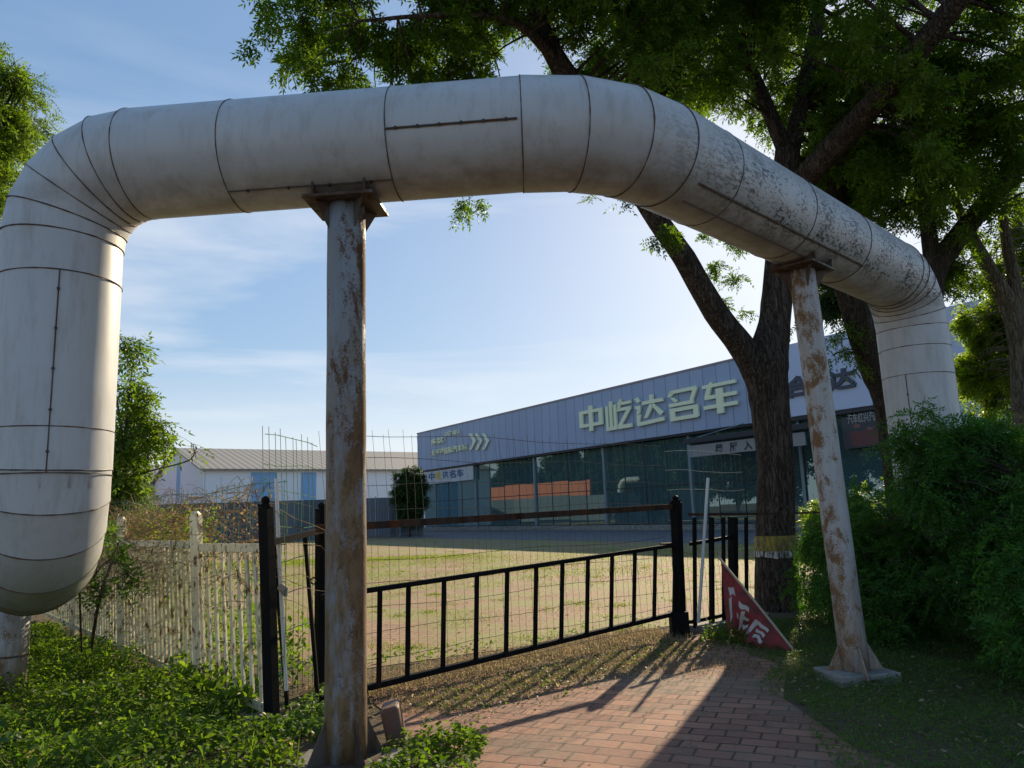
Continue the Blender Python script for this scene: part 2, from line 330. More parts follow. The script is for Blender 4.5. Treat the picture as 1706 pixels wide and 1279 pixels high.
def fbox(mb, s0, s1, z0, z1, o0, o1): mb.box(FP((s0+s1)/2, (z0+z1)/2, (o0+o1)/2), (s1-s0, abs(o1-o0), z1-z0), fax)
mb = MB(); fbox(mb, sL, sM-.02, zB, zT, 0, -.8); fas = mb.build('fascia', M['fascia'], show)
mb = MB(); fbox(mb, sL-.05, sM-.02, zT+.003, zT+.14, .05, -.9); mb.build('coping', mat('coping_metal', (.30,.24,.26), .5), show)
mb = MB(); fbox(mb, sL, sM, zB-.16, zB-.003, -.1, -.8); mb.build('fascia_trim', M['trim'], show)
mb = MB(); fbox(mb, sL+.3, sM, -.5, .38, -.35, -18); mb.build('plinth', M['concrete'], show)
mb = MB(); fbox(mb, sL, sL+.3, .38, zT-.2, -.85, -18); fbox(mb, sL, sM, .38, zT-.2, -18, -18.3); mb.build('wall', mat('plain_render', (.36,.37,.38), .85), show)
mb = MB(); fbox(mb, sL+.3, sM, zB+1, zB+1.3, -.85, -18); mb.build('roof', mat('roof_sheet', (.3,.3,.32), .7), show)
mull = [FS(v, 800)[0] for v in (785, 883, 999, 1143, 1330)]
edges = [sL+.3]+mull
def glazing(par, a, b, z0, z1, o, nx, rows):
    w = (b-a)/nx; zs = [z0+(z1-z0)*r_ for r_ in rows]
    for i in range(nx):
        for k in range(len(zs)-1):
            t1_, t2_ = random.uniform(-.004,.004), random.uniform(-.005,.005); mb = MB()
            s0_, s1_ = a+i*w+.03, a+(i+1)*w-.03; za, zb_ = zs[k]+.03, zs[k+1]-.03
            mb.add([FP(s0_, za, o), FP(s1_, za, o+t1_), FP(s1_, zb_, o+t1_+t2_), FP(s0_, zb_, o+t2_)], [(0,1,2,3)]); mb.add([FP(s0_, za, o-.02), FP(s1_, za, o-.02+t1_), FP(s1_, zb_, o-.02+t1_+t2_), FP(s0_, zb_, o-.02+t2_)], [(3,2,1,0)]); mb.build('glass_pane', M['glass'], par)
        if i: mb = MB(); fbox(mb, a+i*w-.03, a+i*w+.03, z0, z1, o+.03, o-.05); mb.build('glazing_bar', M['trim'], par)
    for z in zs[1:-1]: mb = MB(); fbox(mb, a, b, z-.03, z+.03, o+.035, o-.06); mb.build('transom', M['trim'], par)
for a, b in zip(edges[:-1], edges[1:]): glazing(show, a+.1, b-.1, .4, zB-.17, -.6, 4, (0,.45,1))
for s in mull:
    mb = MB(); fbox(mb, s-.11, s+.11, .4, zB-.165, -.45, -.65); mb.build('mullion', M['mullion'], show)
pm = mat('interior_pillar', (.6,.64,.66), .7)
for s in np.arange(sL+6, sM, 7.5): mb = MB(); fbox(mb, s-.4, s+.4, .4, zB+.9, -6, -6.8); mb.build('pillar', pm, show)
# entrance canopy + sign
sa, sb = FS(1139,738,2.2)[0], FS(1262,722,2.2)[0]
zc1, zc0 = FS(1150,730,2.2)[1], FS(1150,741.5,2.2)[1]
mb = MB(); fbox(mb, sa, sb+3.5, zc0+.1, zc1, 2.2, .6)
can = mb.build('canopy', M['trim'], show, bevel=.03)
mb = MB(); mb.tube([FP(sa+1, zc1+.02, 2.0), FP(sa+3.2, zB+.05, .02)], .03, 6); mb.build('tie_rod', M['mullion'], can)
ze1, ze0 = zc0-.02, FS(1149,762,2.0)[1]; se0 = FS(1149,752,2.0)[0]
mb = MB(); fbox(mb, se0, sb+3.0, ze0, ze1, 2.0, 1.9); ent = mb.build('entrance_sign', mat('entrance_sign_board', (.27,.265,.26), .6), show)
def text(s, name, mt, parent, s0, z0, w, h, off, extr=.02, bold=0.0):
    cu = bpy.data.curves.new(name, 'FONT'); cu.body = s; cu.extrude = .5; cu.offset = bold; cu.resolution_u = 3
    to = bpy.data.objects.new(name, cu); COL.objects.link(to)
    dg = bpy.context.evaluated_depsgraph_get(); me = bpy.data.meshes.new_from_object(to.evaluated_get(dg)); bpy.data.objects.remove(to); bpy.data.curves.remove(cu)
    n = len(me.vertices); a = np.zeros(n*3); me.vertices.foreach_get('co', a); a = a.reshape(-1, 3)
    mn, mx = a.min(0), a.max(0); a = (a-mn)/(mx-mn); off0 = absloc(parent)
    for v, c in zip(me.vertices, a): v.co = FP(s0+c[0]*w, z0+c[1]*h, off+(c[2])*extr) - off0
    # facade faces the viewer from its front side: u runs left to right as read
    me.materials.clear(); me.materials.append(mt); me.update(); o = bpy.data.objects.new(name, me); COL.objects.link(o); o.parent = parent; return o
for ch, xa_, xb_ in (('展',1192,1205),('厅',1216,1229),('入',1240,1254),('口',1264,1277)):
    u0 = FS(xa_,750,2.0)[0]; u1 = FS(xb_,750,2.0)[0]; text(ch, 'entrance_character', M['trim'], ent, u0, ze0+.12*(ze1-ze0), u1-u0, (ze1-ze0)*.72, 2.003, .02, .03)
# the five big characters, stroke by stroke in a unit box
def bx(x0, x1, y0, y1): return [(x0,y0),(x1,y0),(x1,y1),(x0,y1)]
GL = {
 'zhong': ((968.8,1007.8,674.5,719), [bx(0,.16,.18,.84), bx(.84,1,.18,.84), bx(.16,.84,.18,.31), bx(.16,.84,.71,.84), bx(.42,.58,0,.18), bx(.42,.58,.31,.71), bx(.42,.58,.84,1)]),
 'yi': ((1012.7,1055.8,665,716), [bx(0,.10,.12,.86), bx(.16,.27,.12,1), bx(.33,.43,.12,.86), bx(0,.43,0,.12), [(.52,.83),(.44,.60),(.53,.60),(.62,.83)], [(.58,1),(.47,.83),(.58,.83),(.68,1)], bx(.58,1,.80,.90), bx(.53,.98,.60,.71), [(.82,.60),(.48,.13),(.63,.13),(.98,.60)], bx(.46,1,0,.13)]),
 'da': ((1062,1109.5,657,708), [[(0,.96),(.10,1),(.2,.84),(.1,.80)], bx(0,.2,.60,.70), [(.08,.60),(.2,.60),(.16,.44),(.04,.36)], [(.04,.36),(.2,.40),(.14,.12),(.04,.0)], [(.04,0),(.2,.0),(1,.05),(1,.18),(.2,.13),(.14,.12)], bx(.26,1,.70,.82), bx(.54,.66,.82,1), [(.54,.70),(.30,.24),(.43,.24),(.66,.62)], [(.60,.62),(.66,.70),(1,.34),(.88,.24)]]),
 'ming': ((1116.5,1166.6,644.6,700), [bx(.12,1,.86,.97), [(0,.80),(.12,.97),(.22,.86),(.1,.76)], [(.86,.86),(1,.86),(.86,.56),(.74,.56)], bx(.04,.86,.45,.56), [(.10,.74),(.22,.74),(.36,.60),(.24,.58)], bx(.05,.22,0,.40), bx(.84,1,.03,.37), bx(.22,.84,.28,.40), bx(.22,.84,0,.12), [(.84,.37),(1,.37),(.96,.40),(.84,.40)], [(.84,0),(.96,0),(1,.03),(.84,.03)]]),
 'che': ((1175,1231.7,634,688.6), [bx(0,1,.85,.96), [(.2,.96),(.3,.96),(.34,1.02),(.24,1.02)], [(.14,.85),(.28,.85),(.2,.60),(.05,.60)], bx(.05,.40,.48,.60), bx(.60,1,.48,.60), bx(0,.40,.17,.29), bx(.60,1,.17,.29), bx(.40,.60,-.02,.78)]),
}
for nm, ((xa, xb, ya, yb), polys) in GL.items():
    xm = (xa+xb)/2; s0 = FS(xa, (ya+yb)/2)[0]; s1 = FS(xb, (ya+yb)/2)[0]; z1 = FS(xm, ya+1)[1]; z0 = FS(xm, yb-1)[1]
    mb = MB()
    for pg in polys: mb.poly([FP(s0+(s1-s0)*u, z0+(z1-z0)*v, .10) for u, v in pg], .16, FN)
    mb.build('sign_character', M['sign_cream'], show)
s0, z0 = FS(720, 741); s1, z1 = FS(741, 727)
text('东区', 'sign_character', M['sign_cream'], show, s0, z0, s1-s0, (z1-z0)*.97, .06, .12, .03)
s0b = FS(743.5, 738)[0]; s1b = FS(768, 733)[0]
mb = MB(); fbox(mb, s1+.12, s1+.2, z0+.1, z1-.2, .05, .1); mb.build('divider_bar', M['sign_cream'], show)
text('EAST AREA', 'sign_lettering', M['sign_cream'], show, s0b, z0+.55, s1b-s0b, .5, .06, .08, .01)
s0, z0 = FS(720, 762); s1, _ = FS(780, 752); z1 = FS(720, 750)[1]
text('太平洋国际汽车城', 'sign_lettering', M['sign_cream'], show, s0, z0+.1, s1-s0, (z1-z0)*.9, .06, .1, .02)
for xa in (783, 793.5, 805):
    s0 = FS(xa, 735)[0]; s1 = FS(xa+12, 735)[0]; z1 = FS(xa+5, 721.5)[1]; z0 = FS(xa+5, 749)[1]; zm = (z0+z1)/2; w = (s1-s0); t_ = w*.38
    mb = MB(); mb.poly([FP(s0, z1, .06), FP(s0+t_, z1, .06), FP(s0+w, zm, .06), FP(s0+t_, z0, .06), FP(s0, z0, .06), FP(s0+w-t_, zm, .06)][::-1], .12, FN)
    mb.build('chevron', M['sign_cream'], show)
# white board below the fascia at the far corner
s0 = FS(703, 790)[0]; s1 = FS(785, 785)[0]; z1 = zB-.2; z0 = FS(745, 803)[1]
mb = MB(); fbox(mb, s0, s1, z0, z1, -.2, -.3); brd = mb.build('name_board', mat('white_board', (.50,.53,.56), .5), show)
blue = mat('blue_lettering', (.02,.10,.24), .5); yel = mat('yellow_lettering', (.62,.46,.08), .5)
w = (s1-s0)
cw = w*.145; sx = s0+w*.12
for ch, mt_ in zip('中屹达名车', (blue, yel, blue, blue, blue)):
    text(ch, 'board_character', mt_, brd, sx, z0+.4, cw*.86, (z1-z0)*.6, -.197, .03, .03); sx += cw
# parked car inside behind the glass
def car(name, label, cat, o, ax, mt, grp=None):
    t = thing(name, label, cat, o, grp); u, n = ax
    prof = [(-2.2,.35),(-2.25,.75),(-2.1,.95),(-1.5,1.02),(-.95,1.42),(.5,1.46),(1.2,1.0),(2.0,.88),(2.25,.65),(2.25,.35)]
    mb = MB(); base = Vector(o) - n*.85
    mb.poly([base + u*a + UZ*b for a, b in prof], 1.7, n); mb.build('body', mt, t, bevel=.06)
    for s_ in (-1, 1):
        mb = MB(); b0 = Vector(o) + n*s_*.862
        mb.poly([b0 + u*a + UZ*b for a, b in [(-1.4,1.03),(-.9,1.36),(.45,1.38),(1.02,1.03)]], .01*s_, n); mb.build('side_window', M['trim'], t)
        for a in (-1.35, 1.4):
            mb = MB(); c0 = Vector(o) + u*a + n*s_*.72 + UZ*.33; mb.tube([c0, c0+n*s_*.16], .33, 20); wh = mb.build('wheel', M['trim'], t)
            mb = MB(); mb.tube([c0+n*s_*.161, c0+n*s_*.18], .2, 12); mb.build('rim', M['mullion'], wh)
    return t
cs = FS(1078, 830)[0]
car('parked_car', 'pale blue car parked indoors behind the showroom glass', 'car', FP(cs-1.0, .38, -2.6), (FU, FN), mat('pale_car_paint', (.35,.5,.6), .3))
# neighbouring shop with the paler fascia
shop = thing('neighbouring_shop', 'paler lavender-grey shop front right of the forked tree with dark characters', 'building', FP(sM+4,0))
mb = MB(); fbox(mb, sM+.02, sR, zB, zT+.12, .25, -1); mb.build('fascia', M['fascia2'], shop)
mb = MB(); fbox(mb, sM+.02, sR, zB-.25, zB-.003, .2, -1); mb.build('fascia_trim', M['trim'], shop)
mb = MB(); fbox(mb, sM+.3, sR, .38, zB-.26, -.3, -.32); mb.build('glass_pane', M['glass'], shop)
mb = MB(); fbox(mb, sM+.02, sR, -.5, .37, -.1, -18); mb.build('plinth', M['concrete'], shop)
mb = MB(); fbox(mb, sM+.1, sR, .38, zT-.1, -16, -16.3); fbox(mb, sR-.3, sR, .38, zT-.1, -1.1, -16); mb.build('wall', mat('shop_render', (.35,.36,.37), .85), shop)
mb = MB(); fbox(mb, sM+.1, sR, zT-.1, zT, -1.1, -16.3); mb.build('roof', mat('shop_roof', (.3,.3,.32), .7), shop)
s0 = FS(1311, 650)[0]; z0 = FS(1345, 660)[1]; z1 = FS(1345, 624)[1]; s1 = FS(1350, 650)[0]
text('合', 'sign_character', M['sign_side'], shop, s0, z0, (s1-s0)*1.25, z1-z0, .26, .12, .04)
s2 = FS(1400, 645)[0]; s3 = FS(1433, 645)[0]
text('达', 'sign_character', M['sign_side'], shop, s2-.6, FS(1410,650)[1], s3-s2+.6, (z1-z0)*.95, .26, .12, .04)
sA, zA = FS(1404, 706); sB = FS(1480, 690)[0]; zC = FS(1440, 745)[1]
mb = MB(); fbox(mb, sA, sB, zC, zB-.45, .12, .0); pb = mb.build('poster_board', mat('poster_face', (.055,.055,.06), .6), shop)
text('汽车红兴汽红坊', 'poster_lettering', mat('poster_white', (.36,.36,.34), .6), pb, sA+.4, zC+1.35, (sB-sA)*.82, .55, .123, .02, .01)
prm = mat('poster_red', (.26,.09,.09), .6)
for i in range(7):
    mb = MB(); sc_ = sA+.9+i*.75; zc_ = zB-1.0-.25*(i%2); mb.poly([FP(sc_+(.30 if k % 2 else .14)*math.cos(k*.6283), zc_+(.16 if k % 2 else .08)*math.sin(k*.6283), .122) for k in range(10)], .008, FN); mb.build('poster_flower', prm, pb)
mb = MB(); fbox(mb, sB-2.2, sB-.2, zC+.1, zC+.9, .125, .13); mb.build('poster_panel', mat('poster_brick', (.14,.05,.045), .6), pb)
# ------------------------------------------------------------------ hoarding, warehouses
M['hoard'] = mat('hoarding_sheet', (.10,.125,.155), .6); x = N(M['hoard'])
hx = x.xyz(); x.base(x.mix(x.n('ShaderNodeTexWhiteNoise', {'W': x.math('FLOOR', x.math('DIVIDE', hx[0], 2.4))}, noise_dimensions='1D').outputs['Value'], (.06,.085,.11), (.14,.17,.21)))
x.bump(x.n('ShaderNodeTexWave', {'Vector': x.co(), 'Scale': 1.6}).outputs['Fac'], .4, .05)
ho = thing('hoarding', 'dark blue-grey corrugated hoarding in front of the white warehouse', 'fence', (-20, 64, 0))
mb = MB(); a = P(150, 830, 58); a.z = 0; b = P(706, 893, 63.5); b.z = 0; d = (b-a).normalized()
mb.bar(a+UZ*1.6, b+UZ*1.6, .06, 3.2); mb.build('sheet_panel', M['hoard'], ho)
for i in range(0, 14):
    q = a + d*i*((b-a).length/13); mb = MB(); mb.bar(q-d.cross(UZ)*-.07, q-d.cross(UZ)*-.07+UZ*3.3, .09); mb.build('post', M['mullion'], ho)
rfm = mat('corrugated_roof', (.36,.33,.28), .6, .2); x = N(rfm)
hx = x.xyz(x.co(rot=(0,0,-R(35.3)))); cor = x.math('SINE', x.math('MULTIPLY', hx[0], 7.0))
x.base(x.mix(x.rng(cor, -1, 1), (.27,.24,.20), (.34,.31,.26))); x.bump(cor, .25, .05)
wwm = mat('white_cladding', (.9,.92,.94), .6); wbm = mat('blue_cladding', (.26,.48,.74), .6)
def warehouse(name, label, A, th, W_, Lg, he, hr, stripes, cat='warehouse'):
    A = Vector(A); u = Vector((math.cos(th), math.sin(th), 0)); g = Vector((-math.sin(th), math.cos(th), 0)); t = thing(name, label, cat, A, 'white steel warehouses behind the hoarding')
    ap = A+g*W_/2
    mb = MB()
    mb.poly([A, A+g*W_, A+g*W_+UZ*he, ap+UZ*hr, A+UZ*he], .2, u)
    mb.poly([A+u*Lg, A+u*Lg+g*W_, A+u*Lg+g*W_+UZ*he, ap+u*Lg+UZ*hr, A+u*Lg+UZ*he], .2, -u)
    mb.box(A+u*Lg/2+UZ*he/2+g*.1, (Lg-.5, .2, he), (u, g, UZ)); mb.box(A+u*Lg/2+UZ*he/2+g*(W_-.1), (Lg-.5, .2, he), (u, g, UZ)); mb.build('wall', wwm, t)
    mb = MB(); ov = .6
    for s_ in (0, 1):
        e = (A if s_ == 0 else A+g*W_) + (g*-ov if s_ == 0 else g*ov) + UZ*(he-.25)
        r_ = ap+UZ*(hr+.1)
        mb.add([e-u*.5, e+u*(Lg+.5), r_+u*(Lg+.5), r_-u*.5, e-u*.5+UZ*.2, e+u*(Lg+.5)+UZ*.2, r_+u*(Lg+.5)+UZ*.2, r_-u*.5+UZ*.2], [(0,3,2,1),(4,5,6,7),(0,1,5,4),(1,2,6,5),(2,3,7,6),(3,0,4,7)])
    mb.build('roof', rfm, t)
    for s0_, s1_ in stripes:
        mb = MB(); mb.box(A+u*(s0_+s1_)/2+UZ*(he/2-.2)-g*.02, (s1_-s0_, .04, he-.5), (u, g, UZ)); mb.build('blue_panel', wbm, t)
    mb = MB(); mb.box(ap-g*1.4+UZ*5-u*.02, (.04, 2.2, 9.6), (u, g, UZ)); mb.build('blue_panel', wbm, t)
    return t
WA = Vector((-37.1, 90, 0)); th = R(35.3)
warehouse('warehouse', 'long white warehouse with blue stripes and sloping metal roof, nearer one', WA, th, 30, 62, 8.1, 11.6, [(5.6,8.8),(11.9,13.9),(15.5,16.6),(30,33),(44,47)])
B2 = WA + Vector((-math.sin(th), math.cos(th), 0))*30.8 - Vector((math.cos(th), math.sin(th), 0))*3
warehouse('warehouse', 'second white warehouse whose gable peeps out at the left behind the first', B2, th, 26, 50, 8.1, 11.4, [(4,7)])
# ------------------------------------------------------------------ heating pipe
PR = .411; ZP = 4.344
P0 = Vector((-3.387, 5.481, 0)); P1 = Vector((.753, 5.129, 0)); P2 = Vector((5.132, 9.415, 0))
LD = Vector((-.592, .806, 0)); RD = Vector((.56, -.83, 0)); ZL = 1.37
def fillet(path, rad, seg):
    out = [(path[0], None)]
    for i in range(1, len(path)-1):
        a, b, c = path[i-1], path[i], path[i+1]; d0 = (b-a).normalized(); d1 = (c-b).normalized(); ang = d0.angle(d1); tl = rad[i-1]*math.tan(ang/2)
        s = b-d0*tl; cen = s + (d1-d0*d1.dot(d0)).normalized()*rad[i-1]; ax = d0.cross(d1).normalized()
        n = seg[i-1]
        for k in range(n+1):
            q = Matrix.Rotation(ang*k/n, 3, ax); out.append((cen + q @ (s-cen), q @ d0))
    out.append((path[-1], None)); return out
def pipe_run(parent, path, rad, seg, extra, joints):
    pts = fillet(path, rad, seg)
    ctr = [p for p, _ in pts]
    T = [t if t else None for _, t in pts]
    T[0] = (ctr[1]-ctr[0]).normalized(); T[-1] = (ctr[-1]-ctr[-2]).normalized()
    n = 56; rings = []
    u = T[0].orthogonal().normalized(); mb = MB()
    # each course of sheet metal laps over the next by a few millimetres
    allv = []
    for i, (c_, t_) in enumerate(zip(ctr, T)):
        u = (u-t_*u.dot(t_)).normalized(); w = t_.cross(u)
        # mitre: scale ring so adjoining straights keep their radius
        k = 1.0
        if 0 < i < len(ctr)-1:
            d0 = (ctr[i]-ctr[i-1]).normalized(); d1 = (ctr[i+1]-ctr[i]).normalized(); half = d0.angle(d1)/2
            bis = (d0+d1).normalized(); mt = bis; e1 = (d1-d0)
            if e1.length > 1e-4: e1.normalize(); k = 1/max(.6, math.cos(half)); e2 = mt.cross(e1)
            else: e1 = u; e2 = w
        else: e1 = u; e2 = w
        ring = []
        for j in range(n):
            a = 2*math.pi*j/n; v = u*math.cos(a)+w*math.sin(a)
            if k != 1.0: v = v - mt*v.dot(mt); v = e1*v.dot(e1)*k + e2*v.dot(e2); 
            ring.append(v)
        allv.append(ring)
    for i in range(len(ctr)-1):
        r0 = PR+.004; r1 = PR-.001
        ra = [ctr[i]+v*r0 for v in allv[i]]; rb = [ctr[i+1]+v*r1 for v in allv[i+1]]
        mb.add(ra+rb, [(j, (j+1) % n, (j+1) % n+n, j+n) for j in range(n)])
    body = mb.build('pipe_jacket', M['pipe'], parent, smooth=True)
    for i in range(1, len(ctr)-1):
        mb = MB(); lp = [ctr[i]+v*(PR+.004) for v in allv[i]]; lp += [lp[0], lp[1]]; mb.tube(lp, [random.uniform(.0028,.0058) for _ in lp], 5, False); mb.build('seam', M['seam'], parent)
    return body
pipe = thing('heating_pipe', 'large white lagged heating pipe arching over the gate on rusty posts', 'pipeline', P0)
zz = UZ*ZP; lowz = UZ*ZL
pth = [P0+LD*48+lowz, P0+lowz, P0+zz, P1+zz, P2+zz, P2+UZ*1.2, P2+UZ*1.2+RD*7]
pipe_run(pipe, pth, [.66, .60, 1.35, .62, .62], [5, 5, 3, 5, 5], [], [])
def ringseam(c_, t_, parent=pipe, r=.0038):
    t_ = Vector(t_).normalized(); u = t_.orthogonal().normalized(); w = t_.cross(u); mb = MB()
    lp = [c_+(u*math.cos(2*math.pi*j/48)+w*math.sin(2*math.pi*j/48))*(PR+.004) for j in range(48)]; lp += lp[:2]
    mb.tube(lp, [r*random.uniform(.7,1.35) for _ in lp], 5, False); mb.build('seam', M['seam'], parent)
dA = (P1-P0).normalized(); dB = (P2-P1).normalized()
def longseam(a, b, axis, ang, parent=pipe, r=.006, screws=0):
    side = axis.cross(UZ).normalized() if abs(axis.z) < .5 else Vector((0,-1,0))
    upv = side.cross(axis).normalized()
    v = side*math.cos(R(ang)) + upv*math.sin(R(ang)); mb = MB(); mb.tube([a+v*(PR+.005), b+v*(PR+.005)], r, 5); sm = mb.build('seam', M['seam'], parent)
    for i in range(screws):
        q = a.lerp(b, (i+.5)/screws)+v*(PR+.008); mb = MB(); mb.tube([q-v*.004, q+v*.008], .012, 8); mb.build('screw', M['screw'], sm)
def onA(px):   # distance along leg A under a picture column
    d = ray(px, 250)
    k = d.x/d.y; s = (k*P0.y-P0.x)/(dA.x-k*dA.y); return s
for px in (402, 664): ringseam(P0+zz+dA*onA(px), dA)
sA1, sA2, sA3, sA4 = onA(402), onA(664), onA(664), (P1-P0).length-.62
longseam(P0+zz+dA*sA3, P0+zz+dA*sA4, dA, -12, r=.008, screws=6)
longseam(P0+zz+dA*sA1, P0+zz+dA*sA2, dA, -62, screws=4)
for s in (1.25, 2.6, 3.9): ringseam(P1+zz+dB*s, dB, r=.004)
longseam(P1+zz+dB*.75, P1+zz+dB*3.9, dB, -47, r=.010)
longseam(P1+zz+dB*.75, P1+zz+dB*3.0, dB, -72, r=.006)
for z in (3.42, 1.98): ringseam(P0+UZ*z, UZ)
mb = None
def vseam(Pv, z0, z1, ang, screws=5):
    v = Vector((math.cos(R(ang)), math.sin(R(ang)), 0)); mb = MB(); mb.tube([Pv+v*(PR+.004)+UZ*z0, Pv+v*(PR+.004)+UZ*z1], .005, 5); sm = mb.build('seam', M['seam'], pipe)
    for i in range(screws):
        q = Pv+v*(PR+.006)+UZ*(z0+(z1-z0)*(i+.5)/screws); mb = MB(); mb.tube([q, q+v*.01], .011, 8); mb.build('screw', M['screw'], sm)
vseam(P0, 1.98, 3.42, -60); ringseam(P0+UZ*2.30, UZ)
vseam(P2, 1.6, 3.1, -137, 3); ringseam(P2+UZ*3.1, UZ); ringseam(P2+UZ*3.45, UZ)
# supports: each post is a part of the pipeline's frame (they are bolted and welded on)
def support(c_, ax, top, r, mt, label, lean=(0,0), flange=.36):
    t = thing('pipe_support_post', label, 'post', (c_.x, c_.y, 0), 'steel posts under the heating pipe')
    mb = MB(); b0 = Vector((c_.x, c_.y, .03)); t0 = Vector((c_.x+lean[0], c_.y+lean[1], top-.02)); mb.tube([b0.lerp(t0, i/14) for i in range(15)], [r*(1+.012*math.sin(i*1.7)) for i in range(15)], 28)
    mb.build('post', mt, t, smooth=True)
    sd_ = ax.cross(UZ).normalized(); tt = Vector((c_.x+lean[0], c_.y+lean[1], 0))
    mb = MB(); mb.box(tt+UZ*(top-.012), (.52, .46, .022), (ax, sd_, UZ)); mb.build('top_plate', M['plate'], t)
    for s_ in (-1, 1):
        mb = MB(); prof = []
        for k in range(9):
            a = math.radians(-90-33+66*k/8); prof.append((math.cos(a)*(PR+.006), ZP+math.sin(a)*(PR+.006)))
        w0 = prof[0][0]; pts = [(p[0], p[1]) for p in prof] + [(-prof[0][0], top), (prof[0][0], top)]
        pts = [(w_, z_) for w_, z_ in pts]
        mb.poly([tt + ax*s_*.19 + sd_*w_ + UZ*z_ for w_, z_ in pts], .014, ax); mb.build('saddle_plate', M['plate'], t)
    for k in range(4):
        a = math.pi/4+k*math.pi/2; v = ax*math.cos(a)+sd_*math.sin(a)
        mb = MB(); pp = [tt+v*(r*.9)+UZ*(top-.24), tt+v*(r*.9)+UZ*(top-.024), tt+v*.25+UZ*(top-.024)]; mb.poly(pp, .012, v.cross(UZ)); mb.build('gusset', M['plate'], t)
        mb = MB(); cb = Vector((c_.x, c_.y, 0)); pp = [cb+v*(r*.9)+UZ*.34, cb+v*(r*.9)+UZ*.05, cb+v*.27+UZ*.05]; mb.poly(pp, .014, v.cross(UZ)); mb.build('gusset', M['plate'] if r > .13 else mt, t)
    mb = MB(); mb.box(Vector((c_.x, c_.y, .04)), (flange+.06, flange+.06, .02), (ax, sd_, UZ)); mb.build('base_plate', M['plate'], t)
    return t
ztop = ZP-PR-.03
cpost = Vector((-1.174, 5.38, 0)); cpost = P0+dA*((cpost-P0).dot(dA)); rpost = Vector((3.02, 7.19, 0)); s_b = (rpost-P1).dot(dB); rp_top = P1+dB*s_b
support(cpost, dA, ztop, .139, M['post_blue'], 'rust-streaked blue-grey round post beneath the middle of the pipe arch')
support(rpost, dB, ztop, .125, M['post_tan'], 'heavily rusted pale post leaning under the right leg of the pipe arch', lean=((rp_top-rpost).x, (rp_top-rpost).y))
lp_ = P0+LD*((Vector((-4.89,7.46,0))-P0).dot(LD))
tp = thing('pipe_support_post', 'short grey post under the low bend of pipe at the left edge', 'post', lp_, 'steel posts under the heating pipe')
mb = MB(); mb.tube([lp_, lp_+UZ*(ZL-PR)], .14, 24); mb.build('post', M['post_tan'], tp, smooth=True); ringm = MB(); ringm.tube([lp_+UZ*.42, lp_+UZ*.44], .144, 24); ringm.build('collar', M['seam'], tp)
def block(c_, ax, label, w=.85, h=.10):
    mb = MB(); sd_ = ax.cross(UZ); mb.box(Vector((c_.x, c_.y, h/2-.06)), (w, w*.8, h+.04), (ax, sd_, UZ)); o = mb.build('concrete_footing', M['concrete'], None, bevel=.015)
    tag(o, label, 'footing')
block(rpost, Vector((1,0.15,0)).normalized(), 'square concrete footing under the rusted right-hand pipe post', .58, .13)
block(cpost, dA, 'concrete footing under the middle blue-grey pipe post', .7, .07)
# second expansion loop further along the pipeline; the showroom glass mirrors it
E0 = Vector((-37.2,64.9,0)); far = thing('heating_pipe', 'second white pipe arch far down the lot, mirrored in the showroom glass', 'pipeline', E0)
pipe_run(far, [E0, E0+UZ*5.5, E0+Vector((-.9,5.6,5.5)), E0+Vector((-.9,5.6,0))], [.9, .9], [5, 5], [], [])
# ------------------------------------------------------------------ gate and fences
def vbar(mb, p, z0, z1, w, lean=(0,0)): mb.bar(Vector((p.x, p.y, z0)), Vector((p.x+lean[0], p.y+lean[1], z1)), w)
gR = Vector((2.03, 9.98, 0)); gP2 = Vector((-1.92, 7.54, 0)); gL = Vector((-1.98, 6.29, 0))
gE = Vector((-1.45, 7.06, 0)); GD = (gR-gE).normalized()
def fence_post(p, h, w, mt, label, lean=(0,0), ball=True, grp=None, cat='post', name='gate_post'):
    t = thing(name, label, cat, p, grp); mb = MB(); vbar(mb, p, -.05, h, w, lean); mb.build('shaft', mt, t, bevel=.004)
    q = Vector((p.x+lean[0], p.y+lean[1], h)); mb = MB(); mb.box(q+UZ*.012, (w*1.12, w*1.12, .022)); mb.tube([q+UZ*.024, q+UZ*.05, q+UZ*.075, q+UZ*.09], [w*.28, w*.42, w*.36, w*.12], 12); mb.build('cap', mt, t)
    return t
t = fence_post(gR, 1.66, .108, M['black'], 'black square gate post with cap at the right end of the low gate', (.05,.0))
mb = MB(); mb.box(gR+Vector((-.08,-.02,1.12)), (.2,.17,.05)); mb.build('hinge', M['black'], t)
mb = MB(); mb.box(gR+Vector((-.02,-.02,.14)), (.22,.19,.30)); mb.build('foot_block', M['black'], t)
fence_post(gL, 1.72, .090, M['black'], 'black gate post nearest the camera, tilted left, beside the rusty white fence', (-.10,.04))
t = fence_post(gP2, 1.68, .10, M['black'], 'black gate post half hidden behind the middle pipe post', (.0,0))
mb = MB(); mb.tube([gP2+Vector((-.06+.03*math.cos(a_),-.06,1.02+.03*math.sin(a_))) for a_ in np.linspace(0,6.28,12)], .008, 6); mb.build('ring', M['black'], t)
